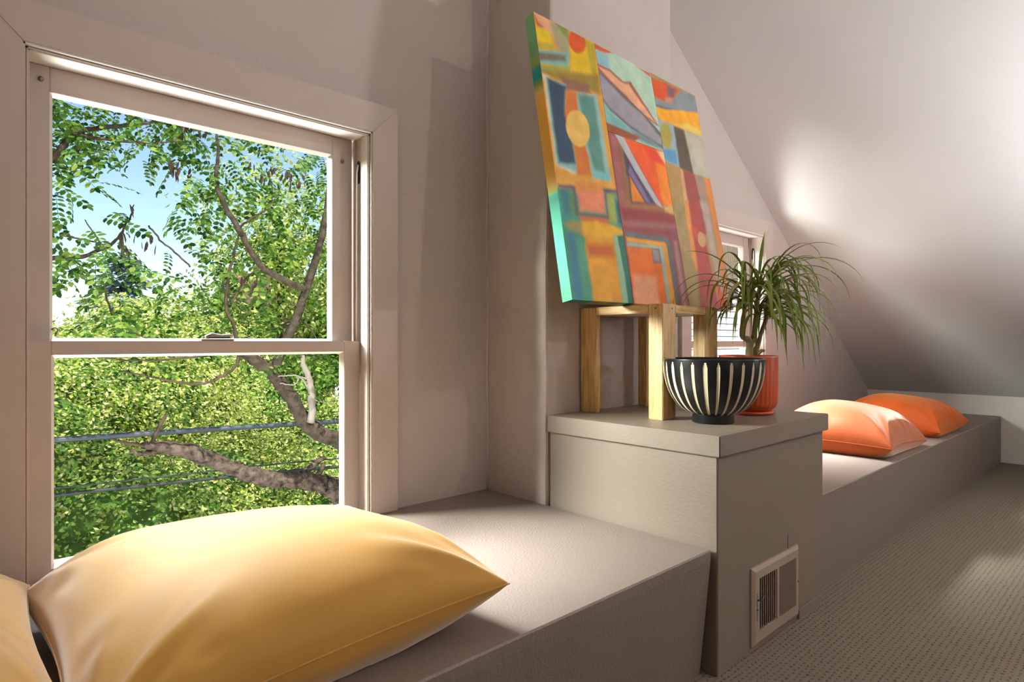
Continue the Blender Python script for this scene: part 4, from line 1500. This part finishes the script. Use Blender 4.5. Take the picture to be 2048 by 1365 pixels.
branch(tb, pxl(YL + .2, (205, 500), (190, 470), (170, 440)), [.006, .005, .003], M['twig'])
branch(tb, pxl(YL + .2, (120, 470), (170, 480), (215, 492)), [.004, .005, .006], M['twig'])
branch(tb, pxl(YL + .3, (205, 560), (218, 610), (240, 650), (300, 680)), [.005, .006, .006, .005], M['twig'])
branch(tb, pxl(YL + .3, (298, 452), (320, 480), (350, 505), (380, 535)), [.006, .006, .006, .006], M['twig'])
spots = []
scatter(260, -150, 380, 90, 330, 5.5, 7.0, lambda x, y: 1.0 if y < 300 else 0.7, ra, spots)
scatter(70, -150, 240, 330, 560, 5.5, 6.8, lambda x, y: 0.9, ra, spots)
scatter(26, 100, 300, 500, 660, 5.6, 6.2, lambda x, y: 0.9, ra, spots)
leafy_tree(tb, spots, ra, M['locust_leaf'], 300, 'more pinnate leaves of the left locust tree')

# --- dark hanging seed pods
for (cx_, cy_, sp, cnt) in ((275, 480, 22, 9), (268, 412, 6, 2), (535, 340, 26, 14), (590, 355, 18, 9), (395, 250, 26, 12), (360, 330, 20, 10), (170, 300, 30, 6), (500, 560, 14, 6)):
    c = tag(empty('seed_pod_cluster', pix(cx_, cy_, 5.85)), {275: 'dark dry seed pods hanging in the sky gap', 268: 'single curled dark pod in the blue sky gap', 535: 'brown seed pods hanging near the top right of the window', 590: 'brown seed pods beside the right sash stile high up', 395: 'dark seed pods hanging near the top middle of the window',
                                                                   360: 'dark seed pods left of the thin bent branch', 170: 'few dark pods under the upper left branch', 500: 'brown seed pods over the pale gap low down'}[cx_], 'seed pods')
    for k in range(cnt):
        V, F = [], []
        dx, dz = ra.uniform(-1, 1) * sp * .0058, ra.uniform(-1, 1) * sp * .003
        p = Vector((dx, ra.uniform(-.08, .08), dz))
        d = Vector((ra.uniform(-.3, .3), ra.uniform(-.3, .3), -1))
        leaflet(V, F, p, d, Vector((ra.uniform(-1, 1), ra.uniform(-1, 1), 0)), ra.uniform(.07, .12), .03)
        me = bpy.data.meshes.new('pod')
        me.from_pydata([tuple(v) for v in V], [], F)
        link('pod', me, M['seed_pod'], c)

# --- bushes and crowns behind


def bush(name, label, c, rx, ry, rz, cnt, mat, seed, size=0.10, shell=0.35, core=True, cat='bush', trunk=True, group='shrubs beyond the big window'):
    r = np.random.default_rng(seed)
    b = tag(empty(name, (c[0], c[1], c[2])), label, cat, group)
    # lumpy radius
    dirs = r.normal(size=(cnt, 3))
    dirs /= np.linalg.norm(dirs, axis=1)[:, None]
    lump = 1 + 0.24 * np.sin(dirs[:, 0] * 5 + seed) * np.sin(dirs[:, 2] * 6 + seed * 2) + 0.2 * np.sin(dirs[:, 0] * 13 + 2 * seed) * np.sin(dirs[:, 1] * 11) * np.cos(dirs[:, 2] * 12)
    rad = lump * (1 - shell * r.random(cnt) ** 1.6)
    P = dirs * rad[:, None] * np.array([rx, ry, rz])
    # leaves: folded rhombs with outward/up-ish normals
    up = dirs * 0.7 + np.array([0, 0, 0.6]) + r.normal(size=(cnt, 3)) * 0.55
    up /= np.linalg.norm(up, axis=1)[:, None]
    t = np.cross(up, r.normal(size=(cnt, 3)))
    t /= np.linalg.norm(t, axis=1)[:, None]
    s = np.cross(up, t)
    L = (size * (0.6 + 0.8 * r.random(cnt)))[:, None]
    V = np.stack([P - t * L * .5, P + s * L * .3 - up * L * .1, P + t * L * .5, P - s * L * .3 - up * L * .1], 1).reshape(-1, 3)
    idx = np.arange(cnt) * 4
    F = np.stack([idx, idx + 1, idx + 2, idx + 3], 1)
    me = bpy.data.meshes.new('foliage')
    me.vertices.add(len(V))
    me.vertices.foreach_set('co', V.astype(np.float32).ravel())
    me.loops.add(cnt * 4)
    me.loops.foreach_set('vertex_index', F.astype(np.int32).ravel())
    me.polygons.add(cnt)
    me.polygons.foreach_set('loop_start', (np.arange(cnt) * 4).astype(np.int32))
    me.update()
    me.validate()
    o = link('foliage', me, mat, b)
    o['kind'] = 'stuff'
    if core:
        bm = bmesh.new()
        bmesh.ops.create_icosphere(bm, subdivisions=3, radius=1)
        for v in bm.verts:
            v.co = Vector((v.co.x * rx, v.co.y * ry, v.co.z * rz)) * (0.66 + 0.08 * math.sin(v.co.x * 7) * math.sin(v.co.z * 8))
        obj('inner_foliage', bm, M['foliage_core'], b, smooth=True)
    if trunk and c[2] - GZ > 0.5:
        bm = bmesh.new()
        tube(bm, [(0, 0, GZ - c[2]), (0.1, 0, (GZ - c[2]) * .5), (0, 0, 0)], [.16, .12, .08], 8, .1)
        obj('trunk', bm, M['bark'], b, smooth=True)
    return b


def at(x, y, Y):
    return tuple(pix(x, y, Y))


bush('bush', 'pale yellow-green bush filling the left of the lower pane', at(190, 830, 11.7), 2.47, 1.95, 1.49, 21000, M['shrub_leaf'], 2, 0.075)
bush('bush', 'yellow-green bush just under the meeting rail', at(345, 790, 13.7), 2.34, 1.95, 1.49, 21000, M['shrub_leaf'], 3, 0.075)
bush('bush', 'bright bush behind the forked dark limb', at(500, 850, 13.0), 2.21, 1.95, 1.37, 21000, M['shrub_leaf_b'], 4, 0.075)
bush('bush', 'bush beside the right stile under the grey cable', at(650, 930, 11.7), 1.82, 1.69, 1.43, 18000, M['shrub_leaf'], 5, 0.070)
bush('bush', 'low leafy bush at the bottom left of the lower pane', at(200, 1080, 9.1), 1.76, 1.56, 1.43, 18000, M['shrub_leaf_b'], 6, 0.058)
bush('bush', 'low leafy bush under the thick lower limb', at(430, 1040, 9.6), 1.69, 1.56, 1.43, 18000, M['shrub_leaf'], 7, 0.058)
bush('bush', 'leafy bush low behind the cushion top', at(620, 1060, 9.6), 1.56, 1.43, 1.17, 15000, M['shrub_leaf_b'], 8, 0.058)
bush('bush', 'small bush at the far left edge of the lower pane', at(20, 950, 9.8), 1.69, 1.56, 1.56, 15000, M['shrub_leaf'], 9, 0.064)
bush('background_tree', 'yellow-green tree crown filling the right of the upper pane', at(560, 500, 15.0), 2.1, 2.0, 2.5, 7000, M['crown_leaf'], 12, .13, .9, False, 'tree', True, 'trees beyond the big window')
bush('background_tree', 'low bright tree crown above the meeting rail', at(370, 705, 18.0), 3.3, 2.4, 1.55, 16000, M['crown_leaf'], 13, .13, .5, True, 'tree', True, 'trees beyond the big window')
bush('background_tree', 'rounded tree crown behind the right stile', at(720, 640, 17.0), 2.6, 2.4, 2.0, 12000, M['crown_leaf'], 14, .13, .6, True, 'tree', True, 'trees beyond the big window')
# bluish conifer far off
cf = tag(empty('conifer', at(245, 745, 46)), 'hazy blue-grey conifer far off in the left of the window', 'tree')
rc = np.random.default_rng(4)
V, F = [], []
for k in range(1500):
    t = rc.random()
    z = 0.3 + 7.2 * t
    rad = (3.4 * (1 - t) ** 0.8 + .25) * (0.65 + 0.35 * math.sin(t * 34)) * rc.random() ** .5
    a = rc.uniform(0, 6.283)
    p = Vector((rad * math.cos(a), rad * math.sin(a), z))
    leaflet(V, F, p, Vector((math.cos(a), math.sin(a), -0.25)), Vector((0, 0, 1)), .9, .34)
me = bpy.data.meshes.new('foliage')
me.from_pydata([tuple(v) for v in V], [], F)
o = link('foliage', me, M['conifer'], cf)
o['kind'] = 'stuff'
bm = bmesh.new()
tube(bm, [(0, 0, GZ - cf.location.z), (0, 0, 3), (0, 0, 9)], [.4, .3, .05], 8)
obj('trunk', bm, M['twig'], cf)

# --- cables


def cable(pts, r, mat, label):
    P, R = smooth_path(pts, [r] * len(pts), 10)
    bm = bmesh.new()
    tube(bm, P, R, 8)
    tag(obj('utility_cable', bm, mat, smooth=True), label, 'cable')


cable(pxl(7.2, (-260, 905), (100, 882), (375, 863), (660, 845), (900, 832)), .029, M['cable'], 'thick grey utility cable behind the dark limbs')
cable(pxl(6.9, (-260, 1040), (112, 992), (360, 965), (640, 938), (900, 918)), .018, M['cable_dark'], 'dark utility cable low in the lower pane')
cable(pxl(6.9, (-260, 1022), (112, 978), (360, 951), (600, 925), (900, 900)), .008, M['cable_dark'], 'thin dark wire just above the lower cable')

# --- brown shingled house glimpsed between the limbs
hs = tag(empty('house', at(640, 800, 24)), 'dark brown shingled house glimpsed between the limbs', 'house')
L0 = Vector(hs.location)


def hbox(name, mat, px0, px1, py0, py1, dy0, dy1, Yh=24.0, parent=hs, loc=L0):
    a, b = pix(px0, py1, Yh), pix(px1, py0, Yh)
    return box(name, mat, a.x - loc.x, b.x - loc.x, a.y + dy0 - loc.y, a.y + dy1 - loc.y, a.z - loc.z, b.z - loc.z, parent)


hw = hbox('wall', M['shingle'], 500, 820, 600, 900, 0, 3)
k = 0
y = 898
while y > 602:
    hbox('shingle_course', M['shingle'], 500, 820, y - 7.6, y, -0.05 - 0.01 * (k % 2), 0, parent=hw)
    y -= 9
    k += 1
wf = hbox('window_frame', M['house_white'], 500, 566, 735, 812, -0.10, -0.05)
hbox('window_pane', M['house_glass'], 505, 532, 742, 802, -0.12, -0.10, parent=wf)
hbox('window_pane', M['house_glass'], 536, 562, 742, 802, -0.12, -0.10, parent=wf)
hbox('corner_board', M['house_white'], 668, 690, 640, 900, -0.12, -0.05)
a = pix(500, 600, 24) - L0
b_ = pix(820, 600, 24) - L0
prism('roof', M['shingle'], [(-0.6 + a.y, a.z - .2), (a.y + 1.8, a.z + 1.2), (a.y + 3.6, a.z - .2)], 'x', a.x - .3, b_.x + .3, hs)

# --- white clapboard house beside the far window
wh = tag(empty('house', (9.5, 5.6, GZ)), 'white clapboard house close outside the far window', 'house')
ww = box('wall', M['siding'], -3.2, 5.0, 0.03, 4.0, 0, 9.0, wh)
z = 4.2
boards = []
bmB = bmesh.new()
vs = [(-3.2, 0.03, 0), (5.0, 0.03, 0), (5.0, -0.002, 0.004), (-3.2, -0.002, 0.004), (-3.2, 0.012, 0.118), (5.0, 0.012, 0.118), (-3.2, 0.03, 0.118), (5.0, 0.03, 0.118)]
vv = [bmB.verts.new(p) for p in vs]
for f in ((0, 1, 2, 3), (3, 2, 5, 4), (4, 5, 7, 6), (0, 3, 4, 6), (1, 7, 5, 2), (0, 6, 7, 1)):
    bmB.faces.new([vv[i] for i in f])
bmesh.ops.recalc_face_normals(bmB, faces=bmB.faces[:])
meB = bpy.data.meshes.new('clapboard')
bmB.to_mesh(meB)
bmB.free()
meB.materials.append(M['siding'])
for k in range(40):
    o = bpy.data.objects.new('clapboard', meB)
    COL.objects.link(o)
    o.parent = ww
    o.location = (0, 0, 4.2 + 0.116 * k)
p0, p1 = pix(1440, 577, 5.55), pix(1486, 470, 5.55)
box('shutter', M['old_wood'], p0.x - 9.5 - .6, p1.x - 9.5, -0.10, -0.03, p0.z - GZ, p1.z - GZ + .6, wh)
prism('roof', M['shingle'], [(-0.4, 8.9), (2.0, 10.6), (4.4, 8.9)], 'x', -3.5, 5.3, wh)
